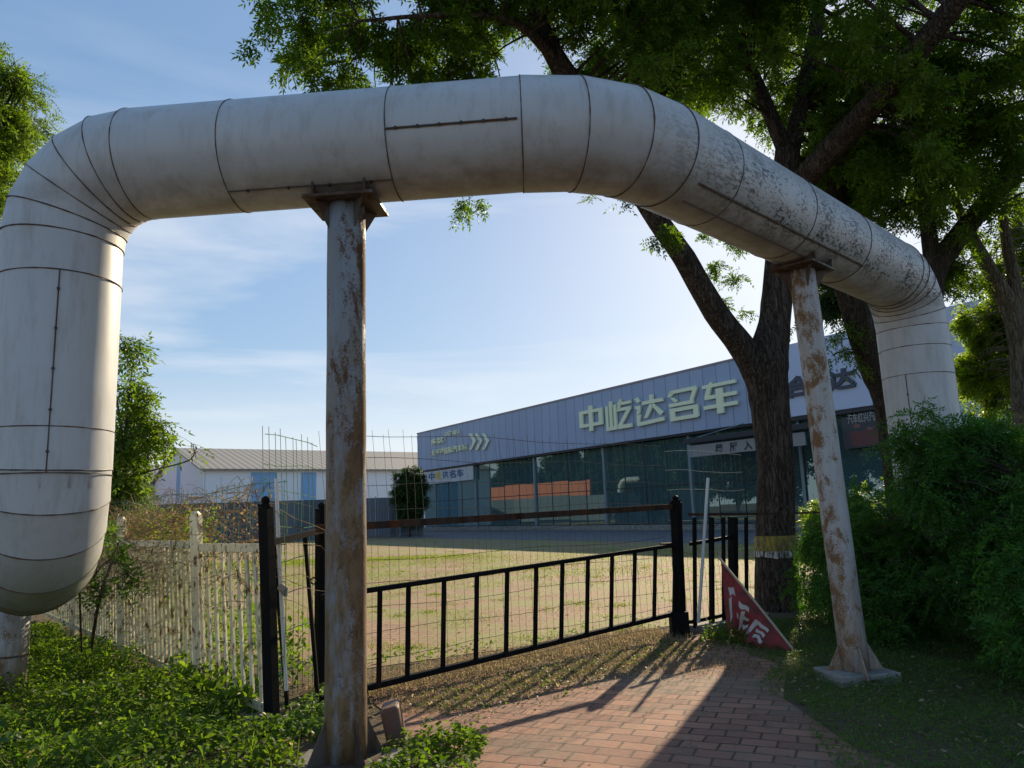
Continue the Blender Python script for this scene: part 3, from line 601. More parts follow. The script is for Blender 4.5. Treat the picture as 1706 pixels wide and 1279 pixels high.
# the big low gate leaf
def gpt(px, py, yoff=0.0):   # point on the gate plane
    n = GD.cross(UZ); d = ray(px, py); q = gR+n*yoff; tt = (q-EYEV).dot(n)/d.dot(n); return EYEV+d*tt
gate = thing('gate', 'low black slatted gate leaf sagging between the pipe post and right gate post', 'gate', gR)
mb = MB(); a = gpt(612, 983); b = gpt(1131, 907); mb.bar(a-GD*.45+UZ*-.02, b, .045); mb.build('top_rail', M['black'], gate)
b0 = gpt(612, 1143); b1 = gpt(1131, 1020); mb = MB(); mb.bar(b0-GD*.45-UZ*.03, b1, .06, .05); mb.build('bottom_rail', M['black'], gate)
mb = MB(); t0 = gpt(612, 875); t1 = gpt(1134, 843); mb.bar(t0-GD*.5-UZ*.01, t1, .05, .068); mb.build('upper_rail', M['brownrail'], gate)
for px in (633, 680.6, 739.8, 794.7, 845, 893.4, 937, 979.6, 1019.9, 1057.8, 1091.8, 1124.7):
    f = (px-612)/(1131-612); pa = gpt(px, 983-76*f); pb_ = gpt(px-2, 1149-125*f); mb = MB(); mb.bar(pb_, pa, .035); mb.build('bar', M['black'], gate)
# small leaf left, tilted
sg = thing('gate', 'narrow black gate leaf with two slanting bars left of the middle pipe post', 'gate', gL)
def seg3(px, py, f): # pixel at plan fraction f between gL and gP2
    q = gL.lerp(gP2, f); d = ray(px, py); t_ = q.y/d.y; return EYEV+d*t_
mb = MB(); mb.bar(seg3(444,905,.03), seg3(550,880,.97), .05, .05); mb.build('top_rail', M['black'], sg)
mb = MB(); mb.bar(seg3(462,1192,.03), seg3(552,1158,.97), .05, .05); mb.build('bottom_rail', M['black'], sg)
mb = MB(); mb.bar(seg3(456,905,.25), seg3(479,1178,.25), .032); mb.build('bar', M['black'], sg)
mb = MB(); mb.bar(seg3(508,893,.65), seg3(530,1166,.65), .032); mb.build('bar', M['black'], sg)
pl = thing('pole', 'thin white pole tied upright between the two left black gate posts', 'pole', seg3(474,1150,.2))
mb = MB(); mb.tube([seg3(460,797,.2), seg3(464,900,.2), seg3(469,1000,.2), seg3(477,1150,.2)], .017, 8); mb.build('shaft', M['white_pole'], pl)
mb = MB(); q = seg3(470, 983, .2); mb.tube([q+Vector((-.02,0,.03)), q+Vector((.03,-.02,.0)), q+Vector((.035,-.01,-.05))], [.03,.035,.015], 7); mb.build('rag', mat('rag', (.3,.27,.22), .9), pl)
# rusty white fence going back left
WD = (Vector((-7.6,12.9,0))-gL).normalized()
wf = thing('fence', 'rusty white bar fence running back left from the nearest black gate post', 'fence', gL)
wlen = 10.2; LN = Vector((-.10,.03,0))
hT = 1.40
mb = MB(); mb.bar(gL+WD*.02+UZ*1.385+LN, gL+WD*1.62+UZ*(1.375)+LN, .045, .07); mb.build('top_rail', M['white_rust'], wf)
mb = MB(); mb.bar(gL+WD*1.78+UZ*1.40+LN, gL+WD*wlen+UZ*1.40+LN, .045, .07); mb.build('top_rail', M['white_rust'], wf)
mb = MB(); mb.bar(gL+WD*.08+UZ*.13, gL+WD*.62+UZ*.13, .05, .07); mb.build('bottom_rail', M['white_rust'], wf)
mb = MB(); mb.bar(gL+WD*.64+UZ*.12, gL+WD*wlen+UZ*.12, .045, .06); mb.build('bottom_rail', M['white_rust'], wf)
s_ = .2; i = 0
while s_ < wlen:
    if not 1.6 < s_ < 1.8:
        ln = random.uniform(-.02,.02)
        mb = MB(); p_ = gL+WD*s_; mb.bar(p_+UZ*.10, p_+WD*ln+UZ*1.37+LN, .027); mb.build('bar', M['white_rust'], wf)
    s_ += .20 if s_ < 1.6 else .145; i += 1
for k, s_ in enumerate((1.70, 4.6, 7.5)):
    mb = MB(); p_ = gL+WD*s_; mb.bar(p_-UZ*.05, p_+UZ*1.68+LN*1.2, .085); mb.tube([p_+UZ*1.68+LN*1.2, p_+UZ*1.70+LN*1.2, p_+UZ*1.73+LN*1.2], [.055,.055,.02], 4); mb.build('post', M['white_rust'], wf)
# right hand panel
gR2 = Vector((3.12, 10.94, 0)); RDr = (gR2-gR).normalized()
rf = thing('fence', 'short black bar fence panel between right gate post and whitewashed tree', 'fence', gR2)
n_ = RDr.cross(UZ)
def rpt(px, py):
    d = ray(px, py); return EYEV+d*((gR-EYEV).dot(n_)/d.dot(n_))
mb = MB(); mb.bar(rpt(1150,906), rpt(1222,894), .045); mb.build('top_rail', M['black'], rf)
mb = MB(); mb.bar(rpt(1150,1036), rpt(1222,1021), .045); mb.build('bottom_rail', M['black'], rf)
for px, w_ in ((1157,.04),(1185,.055),(1205,.04),(1221,.10),(1243,.04)):
    mb = MB(); mb.bar(rpt(px, 1030 if px < 1220 else 1020)-UZ*.12, rpt(px, 862), w_); mb.build('bar', M['black'], rf)
mb = MB(); mb.bar(rpt(1148,857), rpt(1272,856), .035); mb.bar(rpt(1272,856), rpt(1380,853), .03); mb.build('upper_rail', M['brownrail'], rf)
pl = thing('pole', 'thin white pole leaning beside the right gate post', 'pole', rpt(1160,1035))
mb = MB(); mb.tube([rpt(1176,797)-n_*.0+Vector((0,-.12,0)), rpt(1160,1035)+Vector((0,-.12,0))], .022, 8); mb.build('shaft', M['white_pole'], pl)
# wire mesh behind the gate, leaning a little, 2.4 m tall
def mesh_net(name, label, A, B, h, cell, rows, mt, top_lean=0.0, r=.0022, shiny=None, z0=.05, jit=.012, back=.12):
    t = thing(name, label, 'mesh fence', A); A = Vector(A); B = Vector(B); d = (B-A).normalized(); Ln = (B-A).length; nn = d.cross(UZ)*-1
    mb = MB(); s = 0
    while s < Ln:
        j = random.uniform(-jit, jit); tl = top_lean + random.uniform(-.03,.03)
        ht = h+random.uniform(-.02,.05)
        mb.tube([A+d*(s+j)+UZ*z0+nn*back, A+d*(s+j+random.uniform(-jit,jit))+UZ*ht*.5+nn*(back+random.uniform(0,.03)), A+d*(s+j+tl*.35)+UZ*ht*.75+nn*back, A+d*(s+j+tl)+UZ*ht+nn*back], r, 4, False)
        s += cell*random.uniform(.85,1.15)
    mb.build('vertical_wires', mt, t)
    for z in rows:
        mb = MB(); k = int(Ln/.35)+2; ph = random.uniform(0,6)
        mb.tube([A+d*(Ln*i/k)+UZ*(z+.018*math.sin(i*.8+ph)+random.uniform(-.006,.006))+nn*(back+.01) for i in range(k+1)], r*1.5, 4, False); mb.build('horizontal_wire', shiny or mt, t)
    return t
mesh_net('wire_mesh', 'tall rusty wire mesh standing just behind the low black gate', gE-GD*.25, gR, 2.42, .105, (.1,.32,.54,.76,.98,1.2,1.42,1.66,1.92,2.16,2.40), M['wire'], -.08, shiny=M['wire'])
mesh_net('wire_mesh', 'bright strained wires right of the gate post running to the tree', gR+RDr*.08, gR+RDr*1.95, 2.35, .12, (.5,.95,1.42,1.82,2.08,2.35), M['wire'], .0, shiny=M['wire_shiny'])
mesh_net('wire_mesh', 'green coated wire mesh overgrown with vines behind the white fence', gL+WD*11, gL+WD*.15, 1.95, .16, (.2,.5,.8,1.1,1.4,1.65,1.93), M['green_wire'], .0, r=.003, back=.14)
mesh_net('wire_mesh', 'taller green wire mesh panel between the two left black posts', gL+Vector((.05,.15,0)), gP2+Vector((.1,.2,0)), 2.38, .13, (.3,.62,.95,1.25,1.55,1.85,2.1,2.35), M['green_wire'], -.1, r=.003, back=.2)
# kerb under the fence
kb = MB(); kb.bar(gL+WD*.0+Vector((.05,-.05,-.01)), gL+WD*2.2+UZ*-.01, .26, .16); tag(kb.build('kerb', M['concrete'], None, bevel=.01), kind='structure')
kb = MB(); kb.bar(gR+RDr*.3+UZ*.0, gR+RDr*1.9, .3, .14); tag(kb.build('kerb', M['concrete'], None, bevel=.01), kind='structure')
bk = MB(); q = Vector((-.93,5.72,.13)); bk.box(q, (.13,.24,.3), (Vector((.95,.1,.2)).normalized(), Vector((-.1,.95,0)).normalized(), Vector((-.2,0,.95)).normalized()))
tag(bk.build('brick', rusty('old_brick', (.13,.06,.045), .5, .6, 8), None, bevel=.02), 'dark broken brick propped against the foot of the middle pipe post', 'brick')
# ------------------------------------------------------------------ red banner
flag = thing('banner', 'torn red banner with white characters hanging off a bamboo pole by the tree', 'banner', G(1240,1075))
fa = P(1197,928,9.75); fb = P(1325,1086,8.55)
mb = MB(); mb.tube([fa, fa.lerp(fb,.5)+UZ*.01, fb], .014, 8); mb.build('pole', mat('bamboo', (.42,.36,.26), .6), flag)
cor = [P(1201,934,9.72), P(1322,1083,8.58), P(1262,1082,8.9), P(1210,1050,9.5)]
def flp(u, v):   # u along pole, v down
    top = cor[0].lerp(cor[1], u); bot = cor[3].lerp(cor[2], u); p = top.lerp(bot, v*(1+.05*math.sin(u*23)+.04*math.sin(u*57)))
    return p + Vector((.35,.9,0)).normalized()*(.06*math.sin(u*11+v*3.5)+.035*math.sin(v*9+u*4)+.02*math.sin(u*31-v*12))*(.15+v) + UZ*.02*math.sin(u*12)*v
nu, nv = 48, 24; mb = MB(); vs = [flp(i/nu, j/nv) for i in range(nu+1) for j in range(nv+1)]
mb.add(vs, [(i*(nv+1)+j, (i+1)*(nv+1)+j, (i+1)*(nv+1)+j+1, i*(nv+1)+j+1) for i in range(nu) for j in range(nv)])
red = mat('red_cloth', (.42,.045,.05), .8); x = N(red); x.base(x.mix(x.rng(x.noise(x.co(), 7, 6, .65), .4, .65), (.30,.03,.035), (.10,.03,.025)))
cloth = mb.build('cloth', red, flag, smooth=True)
wst = [[(.10,.30),(.20,.22),(.24,.30),(.14,.40)],[(.12,.45),(.17,.40),(.20,.80),(.15,.85)],[(.30,.30),(.46,.22),(.47,.31),(.31,.39)],[(.36,.40),(.42,.38),(.41,.75),(.35,.80)],[(.28,.55),(.50,.46),(.51,.54),(.29,.64)],[(.42,.70),(.52,.64),(.53,.72),(.43,.80)],
       [(.58,.30),(.76,.22),(.77,.32),(.64,.38)],[(.58,.30),(.64,.38),(.60,.85),(.54,.88)],[(.66,.48),(.78,.42),(.79,.52),(.67,.58)],[(.68,.64),(.82,.58),(.83,.68),(.69,.75)]]
wpm = mat('white_paint_mark', (.5,.47,.45), .8)
for pg in wst:
    mb = MB(); K = 6; vs = []
    for i in range(K+1):
        for j in range(K+1):
            a_, b_ = i/K, j/K; u = (pg[0][0]*(1-a_)+pg[1][0]*a_)*(1-b_)+(pg[3][0]*(1-a_)+pg[2][0]*a_)*b_; v = (pg[0][1]*(1-a_)+pg[1][1]*a_)*(1-b_)+(pg[3][1]*(1-a_)+pg[2][1]*a_)*b_
            vs.append(flp(u, v)+Vector((0,-.006,0)))
    mb.add(vs, [(i*(K+1)+j, (i+1)*(K+1)+j, (i+1)*(K+1)+j+1, i*(K+1)+j+1) for i in range(K) for j in range(K)]); mb.build('stroke', wpm, cloth)
# ------------------------------------------------------------------ foliage machinery
def unit(a): return a/np.maximum(np.linalg.norm(a, axis=-1, keepdims=True), 1e-9)
def leaflets(base, axis, side, Ln, Wd):
    """rhombic leaflet quads; base/axis/side (n,3)"""
    Ln = np.asarray(Ln).reshape(-1,1); Wd = np.asarray(Wd).reshape(-1,1)
    up_ = unit(np.cross(axis, side))
    a = base; b = base+axis*Ln*.42+side*Wd*.5+up_*Wd*.12; c = base+axis*Ln; d = base+axis*Ln*.42-side*Wd*.5+up_*Wd*.12
    return np.stack([a, b, c, d], 1).reshape(-1, 3)
def compound(org, ax, length, pairs, ll, lw, droop=.3):
    """pinnate leaves: org, ax (n,3)"""
    n = len(org); rnd = unit(rng.normal(size=(n,3))+np.array([0,0,1.6])); side = unit(np.cross(ax, rnd)); out = []
    length = length*rng.uniform(.7,1.2,(n,1)); out_v = []
    for k in range(pairs):
        t = (k+.6)/pairs
        pos = org + ax*length*t + np.array([0,0,-1])*droop*length*t*t
        for s in (-1, 1):
            la = unit(side*s + ax*.55 + np.array([0,0,-.25]) + rng.normal(size=(n,3))*.16)
            ls = unit(np.cross(la, rnd+rng.normal(size=(n,3))*.3))
            out_v.append(leaflets(pos, la, ls, ll*rng.uniform(.75,1.15,n), lw*rng.uniform(.8,1.2,n)))
    tip = org+ax*length+np.array([0,0,-1])*droop*length; la = unit(ax+np.array([0,0,-droop*1.5])); out_v.append(leaflets(tip, la, unit(np.cross(la, rnd)), np.full(n, ll), np.full(n, lw)))
    return np.concatenate(out_v)
def ball(n): return unit(rng.normal(size=(n,3)))*(rng.uniform(0,1,(n,1))**.45)
def cluster_leaves(cl, per, **kw):
    """cl: list of (centre, radius)"""
    O = []; A = []
    for c_, r_ in cl:
        n = int(per*rng.uniform(.7,1.3)*(r_**2)); k = max(3, int(n/11)); # twigs, each with a spray of leaves
        tips = ball(k)*r_*np.array([1,1,.75]); idx = rng.integers(0, k, n); f = rng.uniform(.35,1.0,(n,1))
        o = np.array(c_)+tips[idx]*f+rng.normal(size=(n,3))*.035
        a = unit(unit(tips[idx])*.6+rng.normal(size=(n,3))*.75+np.array([0,0,-.25])); O.append(o); A.append(a)
    return compound(np.concatenate(O), np.concatenate(A), **kw)
def sample_clusters(ells, keep=None):
    out = []
    for (c_, r_, n, cr_) in ells:
        q = ball(n)*np.array(r_)+np.array(c_)
        for v in q:
            if keep is None or keep(v): out.append((v, cr_*random.uniform(.7,1.3)))
    return out
def wob(pts, amt=.0, sub=3):
    pts = [Vector(p) for p in pts]; out = []
    for i in range(len(pts)-1):
        p0 = pts[max(i-1,0)]; p1 = pts[i]; p2_ = pts[i+1]; p3 = pts[min(i+2,len(pts)-1)]
        for k in range(sub):
            t = k/sub; q = .5*((2*p1)+(-p0+p2_)*t+(2*p0-5*p1+4*p2_-p3)*t*t+(-p0+3*p1-3*p2_+p3)*t**3); out.append(q+Vector((random.uniform(-amt,amt),)*3))
    out.append(pts[-1]); return out
def limb(mb, pts, rads, n=12, sub=4, rough=.03):
    c_ = wob(pts, .0, sub); rr = []
    for i in range(len(c_)):
        f = i/sub; a = min(int(f), len(rads)-2); rr.append(rads[a]+(rads[a+1]-rads[a])*(f-a))
    mb.tube(c_, rr, n, True, rough); return list(zip(c_, rr))
def twigs_to(mb, nodes, cl, n=5, maxd=99, thick=.02):
    pn = np.array([list(p) for p, _ in nodes])
    for c_, r_ in cl:
        c_ = np.array(c_); w = np.linalg.norm(pn-c_, axis=1)+np.maximum(0, pn[:,2]-c_[2])*.6; j = int(np.argmin(w)); a = Vector(pn[j]); b = Vector(c_)
        if (b-a).length > maxd: continue
        mid = a.lerp(b, .5)+Vector((random.uniform(-.2,.2), random.uniform(-.2,.2), random.uniform(.05,.35)))*(b-a).length*.3
        r0 = min(nodes[j][1]*.6, thick*(.6+(b-a).length*.5)); mb.tube(wob([a, mid, b], 0, 3), [r0*(1-.8*i/6) for i in range(7)], 5, False)
        for _ in range(n):
            d = Vector(ball(1)[0])*r_; mb.tube([b, b+d*.5+Vector((0,0,.03)), b+d], [.007,.005,.003], 3, False)
# ------------------------------------------------------------------ tree with the fork (T1)
D1 = 12.0
def rad(px, D): return px/FPX*D/2*.86
tb = Vector((3.95, 11.97, 0))
t1 = thing('tree', 'big rough-barked tree with a low fork and yellow and white bands on its trunk', 'tree', tb)
mb = MB()
N1 = limb(mb, [tb-UZ*.1, P(1292,900,D1), P(1292,780,D1), P(1283,680,D1), P(1277,610,D1), P(1290,540,D1), P(1297,450,D1), P(1305,340,D1), P(1312,250,D1)], [rad(92,D1),rad(72,D1),rad(68,D1),rad(74,D1),rad(84,D1),rad(62,D1),rad(56,D1),rad(52,D1),rad(50,D1)], 28, 5, .025)
N2 = limb(mb, [P(1272,650,D1), P(1245,590,D1-.1), P(1192,520,D1-.3), P(1140,430,D1-.6), P(1085,350,D1-.9), P(1010,220,D1-1.2), P(935,112,D1-1.4), P(900,40,D1-1.4), P(870,-60,D1-1.3)], [rad(56,D1),rad(54,D1),rad(47,D1),rad(43,D1),rad(40,D1),rad(40,D1),rad(40,D1),rad(34,D1),rad(26,D1)], 16, 5, .03)
N3 = limb(mb, [P(1312,262,D1), P(1275,170,D1+.2), P(1235,80,D1+.5), P(1190,-20,D1+.9), P(1150,-140,D1+1)], [rad(34,D1),rad(30,D1),rad(26,D1),rad(20,D1),.06], 12)
N4 = limb(mb, [P(1315,262,D1), P(1340,150,D1+.3), P(1360,40,D1+.5), P(1375,-80,D1+1), P(1380,-220,D1+1)], [rad(38,D1),rad(32,D1),rad(30,D1),rad(24,D1),.08], 12)
N5 = limb(mb, [P(1305,345,D1), P(1360,275,D1-.6), P(1440,190,D1-1.4), P(1520,95,D1-2.3), P(1600,-5,D1-3), P(1680,-110,D1-3.6)], [rad(50,D1),rad(50,D1),rad(50,D1-1),rad(48,D1-2),rad(46,D1-3),rad(40,D1-3)], 16, 5, .04)
# boughs going left across the top of the picture
N6 = limb(mb, [P(935,112,D1-1.4), P(860,38,D1-2.0), P(740,25,D1-2.6), P(600,35,D1-3)], [rad(24,D1),rad(16,D1),rad(9,D1),.02], 8)
N7 = limb(mb, [P(900,40,D1-1.4), P(820,30,D1-1), P(700,70,D1-.8), P(600,95,D1-.6), P(490,120,D1-.5)], [rad(18,D1),rad(12,D1),rad(9,D1),rad(6,D1),.02], 8)
N8 = limb(mb, [P(880,0,D1-1.4), P(780,-50,D1-1.5), P(640,-90,D1-1.7), P(480,-60,D1-1.9)], [rad(22,D1),rad(14,D1),rad(10,D1),.03], 8)
nodes = N1[-6:]+N2[-14:]+N3+N4+N5+N6+N7+N8
def elev(v): return math.atan2(v[2]-EYE, math.hypot(v[0], v[1]))
def proj(v):
    d = Vector(v)-EYEV; z = d.dot(fw); return (853+FPX*d.dot(rt)/z, 639.5-FPX*d.dot(up)/z)
scr = [(proj(p), p.y, r_) for nn in (N2[-22:], N3, N4, N5) for p, r_ in nn]
def clear(v, w=38):
    x_, y_ = proj(v)
    for (a_, b_), dy, r_ in scr:
        if v[1] < dy+.3 and (x_-a_)**2+(y_-b_)**2 < w*w: return False
    return True
def keep1(v):
    if not clear(v): return False
    x_, y_ = proj(v); 
    if x_ < 425: return False
    if x_ < 1000: return y_ < 200
    if x_ < 1330: return y_ < 130+(x_-1000)*.25
    return y_ < 330
cl = sample_clusters([((-.6,10.4,9.0),(3.3,1.8,1.9),95,.55), ((2.8,11.5,9.6),(3.8,3.2,2.4),95,.62), ((5.8,11.5,8.6),(3.4,2.8,2.8),120,.62), ((2.0,11,12),(5,3.5,2.0),50,.95), ((5.2,15.0,9.4),(4.4,.9,3.4),120,.8)], keep1)
twigs_to(mb, nodes, cl, 5)
hang = [(np.array(P(782,338,9.6)),.20),(np.array(P(775,352,9.6)),.15),(np.array(P(1035,345,10.2)),.14),(np.array(P(1105,385,10.8)),.22),(np.array(P(1098,405,10.8)),.14)]
hang += [(np.array(P(a_, b_, 12.6)), r_) for a_, b_, r_ in ((1222,398,.26),(1195,440,.2),(1165,470,.14),(1232,470,.24),(1200,500,.2),(1236,520,.14),(1172,400,.15),(1338,420,.15),(1336,480,.14),(1340,540,.12),(985,326,.1))]
for c_, _ in hang[:1]+hang[3:4]: mb.tube([Vector(c_)+UZ*1.2, Vector(c_)], .006, 4, False)
t1b = mb.build('trunk', M['bark'], t1, smooth=True)
V = cluster_leaves(cl, 250, length=.22, pairs=4, ll=.098, lw=.032)
V2 = cluster_leaves(hang, 850, length=.16, pairs=4, ll=.07, lw=.026)
npmesh('crown', np.concatenate([V, V2]), 4, M['leaf_ash'], t1)
print('T1 clusters', len(cl), 'quads', len(V)//4)
def trunk_band(z0, z1, mt, nm, rr):
    mb = MB(); n = 40; pa = []; 
    def cen(z):
        for (p, r_), (q, r2) in zip(N1[:-1], N1[1:]):
            if p.z <= z <= q.z: f = (z-p.z)/(q.z-p.z); return p.lerp(q, f), r_+(r2-r_)*f
    c0, r0 = cen(z0); c1, r1 = cen(z1); vs = []
    for c_, r_ in ((c0, r0), (c1, r1)):
        for j in range(n):
            a = 2*math.pi*j/n; vs.append(c_+Vector((math.cos(a), math.sin(a), 0))*(r_*1.03+rr+.004*math.sin(j*2.7)) + (UZ*(random.uniform(-.022,.012)) if (nm == 'white_wash' and c_ is c0) else UZ*0))
    mb.add(vs, [(j, (j+1) % n, (j+1) % n+n, j+n) for j in range(n)]); mb.build(nm, mt, t1, smooth=True)
zb1 = P(1292,893,11.7).z; zb2 = P(1292,918,11.7).z; zb3 = P(1292,929,11.7).z
trunk_band(zb2, zb1, M['band_yellow'], 'yellow_band', .008); trunk_band(zb3, zb2-.003, M['wash'], 'white_wash', .006)
# ------------------------------------------------------------------ other trees
def tree(name, label, base, limbs, ells, leaf, per=240, keep=None, barkm='bark2', lk=None, grp=None, ntw=4, thick=.02):
    t = thing(name, label, 'tree', base, grp); mb = MB(); nd = []
    for pts, rads in limbs: nd += limb(mb, pts, rads, 12)
    cl = sample_clusters(ells, keep); twigs_to(mb, nd[3:], cl, ntw, thick=thick)
    mb.build('trunk', M[barkm], t, smooth=True)
    V = cluster_leaves(cl, per, **(lk or dict(length=.2, pairs=4, ll=.085, lw=.028))); npmesh('crown', V, 4, M[leaf], t); return t
b2 = Vector((6.9, 13.8, 0))
tree('tree', 'dark leaning tree trunk seen between the right pipe post and the white pipe', b2,
     [([b2, P(1483,700,13.6), P(1452,610,13.4), P(1425,530,13.2), P(1400,430,13), P(1395,300,13), P(1420,150,13)], [.24,.23,.22,.21,.2,.17,.1])],
     [((6.2,14.5,8.0),(2.6,1.8,2.6),75,.65), (tuple(P(1408,590,13.1)),(.35,.25,.6),13,.2)], 'leaf_ash', keep=lambda v: (proj(v)[1] < 360 and proj(v)[0] > 1330) or (1385 < proj(v)[0] < 1450 and proj(v)[1] < 650))
b3 = Vector((8.0, 12.0, 0))
tree('tree', 'dark tree behind the right bend of the pipe with a limb rising right', b3,
     [([b3, P(1560,700,12), P(1552,560,12), P(1556,460,12), P(1600,390,12), P(1650,330,12), P(1712,255,12), P(1790,120,12)], [.22,.2,.19,.18,.17,.16,.15,.1]),
      ([P(1556,460,12), P(1540,330,12.2), P(1520,200,12.6), P(1500,60,13)], [.14,.12,.1,.06])],
     [((8.0,12.5,7.6),(2.4,2.4,2.9),85,.65), (tuple(P(1575,450,12.3)),(.4,.3,.6),16,.28)], 'leaf_ash', keep=lambda v: proj(v)[1] < 400 or (1555 < proj(v)[0] < 1640 and proj(v)[1] < 540))
b4 = Vector((9.2, 13.2, 0)); b4 = P(1712, 800, 13.2); b4.z = 0
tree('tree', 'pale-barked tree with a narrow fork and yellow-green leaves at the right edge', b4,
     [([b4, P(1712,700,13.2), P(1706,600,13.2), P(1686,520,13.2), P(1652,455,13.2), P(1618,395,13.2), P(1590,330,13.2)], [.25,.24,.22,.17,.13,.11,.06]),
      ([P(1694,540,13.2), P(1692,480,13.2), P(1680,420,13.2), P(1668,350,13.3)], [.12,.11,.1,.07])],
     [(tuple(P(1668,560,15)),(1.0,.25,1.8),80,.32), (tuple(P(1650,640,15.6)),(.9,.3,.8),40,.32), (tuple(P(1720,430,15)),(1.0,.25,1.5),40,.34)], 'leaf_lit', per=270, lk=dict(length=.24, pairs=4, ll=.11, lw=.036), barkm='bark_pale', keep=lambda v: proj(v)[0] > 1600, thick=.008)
b5 = Vector((12.6, 25.2, 0))  # crown placed and narrowed to throw shade right of the path
tree('tree', 'tall dense tree behind the right leg of the pipe, crown shaped to shade the path', b5, [([b5, b5+UZ*4, b5+Vector((-.4,0,8)), b5+Vector((-.9,.3,11))], [.32,.28,.2,.08])],
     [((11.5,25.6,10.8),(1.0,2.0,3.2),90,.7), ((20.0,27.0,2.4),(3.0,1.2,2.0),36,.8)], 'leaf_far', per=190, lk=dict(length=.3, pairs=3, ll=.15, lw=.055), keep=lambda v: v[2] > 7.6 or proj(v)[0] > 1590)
# left-hand trees
def PC(px, py, D, r, n, cr): return (tuple(P(px, py, D)), r, n, cr)
b6 = P(-150, 900, 9.6); b6.z = 0
tree('tree', 'feathery yellow-green tree crown entering the frame top left', b6, [([b6, b6+UZ*3, b6+Vector((.2,0,6))], [.18,.14,.06])],
     [PC(-70,230,9.6,(.95,.9,1.45),110,.42), PC(20,130,9.6,(.25,.3,.3),10,.22), PC(0,225,9.6,(.45,.4,.35),14,.28)], 'leaf_yel', per=330, lk=dict(length=.2, pairs=6, ll=.072, lw=.018), keep=lambda v: proj(v)[0] < 62 and proj(v)[1] > 70)
b7 = P(196, 1040, 11.4); b7.z = 0
tree('tree', 'young light green tree just right of the big vertical pipe', b7,
     [([b7, P(200,900,11.4), P(205,780,11.3), P(213,680,11.2), P(222,600,11.2)], [.05,.045,.03,.018,.006]), ([P(207,760,11.3), P(200,700,11.3), P(190,640,11.3)], [.03,.02,.01]),
      ([P(204,815,11.3), P(215,795,11.3), P(260,782,11.2), P(318,765,11.2), P(322,740,11.2)], [.02,.018,.012,.010,.005])],
     [PC(218,590,11.2,(.3,.3,.22),9,.17), PC(212,650,11.3,(.3,.3,.3),11,.2), PC(215,710,11.3,(.5,.4,.3),18,.24), PC(235,725,11.2,(.42,.3,.18),9,.18), PC(300,742,11.2,(.25,.2,.12),3,.13), PC(328,752,11.2,(.08,.1,.06),2,.1),
      PC(195,760,11.3,(.6,.4,.35),22,.28), PC(190,820,11.3,(.45,.4,.4),22,.26)], 'leaf_yel', per=250, lk=dict(length=.24, pairs=4, ll=.10, lw=.034), barkm='bark_pale', thick=.008)
# small sapling in front of the fence, left
b8 = G(150, 1098)
tree('sapling', 'thin bare-stemmed sapling leaning before the rusty white fence', b8,
     [([b8, P(165,1000,7.6), P(185,940,7.6), P(200,900,7.7)], [.02,.016,.012,.006]), ([b8+Vector((-.1,0,0)), P(133,1000,7.6), P(130,930,7.6)], [.012,.01,.005])],
     [((-4.2,7.7,1.25),(.45,.3,.35),9,.24)], 'leaf_low', per=420, lk=dict(length=.12, pairs=3, ll=.05, lw=.028), barkm='bark_pale', ntw=6, thick=.006)
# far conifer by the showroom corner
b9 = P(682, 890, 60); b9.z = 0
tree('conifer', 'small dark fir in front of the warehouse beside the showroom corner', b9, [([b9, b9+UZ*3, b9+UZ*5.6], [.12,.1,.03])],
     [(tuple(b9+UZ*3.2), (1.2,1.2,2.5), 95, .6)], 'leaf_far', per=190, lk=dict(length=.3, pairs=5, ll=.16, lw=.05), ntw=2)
# ------------------------------------------------------------------ shrubs
def shrub(label, ells, leaf, per, lk, keep=None, name='shrub', cat='shrub'):
    c0 = Vector(ells[0][0]); c0.z = 0; t = thing(name, label, cat, c0); cl = sample_clusters(ells, keep)
    mb = MB(); st = []
    for _ in range(9):
        e = Vector(ells[0][0])+Vector(ball(1)[0])*min(ells[0][1])*.8; st += limb(mb, [c0+Vector((random.uniform(-.3,.3),random.uniform(-.3,.3),0)), c0.lerp(e,.5)+UZ*.2, e], [.03,.02,.008], 6, 3)
    twigs_to(mb, st, cl, 3, thick=.01); mb.build('stems', M['twig'], t)
    npmesh('foliage', cluster_leaves(cl, per, **lk), 4, M[leaf], t); return t
fern = dict(length=.24, pairs=7, ll=.052, lw=.020, droop=.35)
shrub('large dark feathery shrub covering the foot of the white pipe at right', [((5.9,8.3,1.35),(1.75,.9,1.25),150,.42), ((6.6,7.0,1.2),(2.0,.9,1.25),150,.42), (tuple(P(1560,770,8.2)),(.75,.3,.5),46,.3), (tuple(P(1500,860,8.0)),(.5,.3,.5),26,.28)], 'leaf_dark', 330, fern,
      keep=lambda v: v[2] > .1 and v[0]/v[1] > .525 and proj(v)[1] > 690 and not ((v[0]-5.13)**2+(v[1]-9.4)**2 < .5))
shrub('low dark feathery shrub in front, at the bottom right corner', [((4.6,6.7,.55),(.9,.5,.6),60,.33), ((5.2,5.8,.6),(1.1,.6,.7),60,.33)], 'leaf_dark', 380, fern, keep=lambda v: v[2] > .05 and v[0]/v[1] > .60)
shrub('dark shrub between the banded tree trunk and the rusted pipe post', [((4.7,9.6,.85),(.8,.8,.95),85,.34), ((4.1,9.3,.4),(.5,.7,.5),36,.28), ((4.35,10.6,.7),(.4,.6,.8),44,.3)], 'leaf_dark', 340, fern, keep=lambda v: v[2] > .02 and proj(v)[0] > 1338)
shrub('bright green bush behind the dark shrubs by the showroom', [((7.6,16.6,1.0),(2.4,1.0,.8),45,.45)], 'leaf_yel', 200, dict(length=.2, pairs=4, ll=.09, lw=.04))
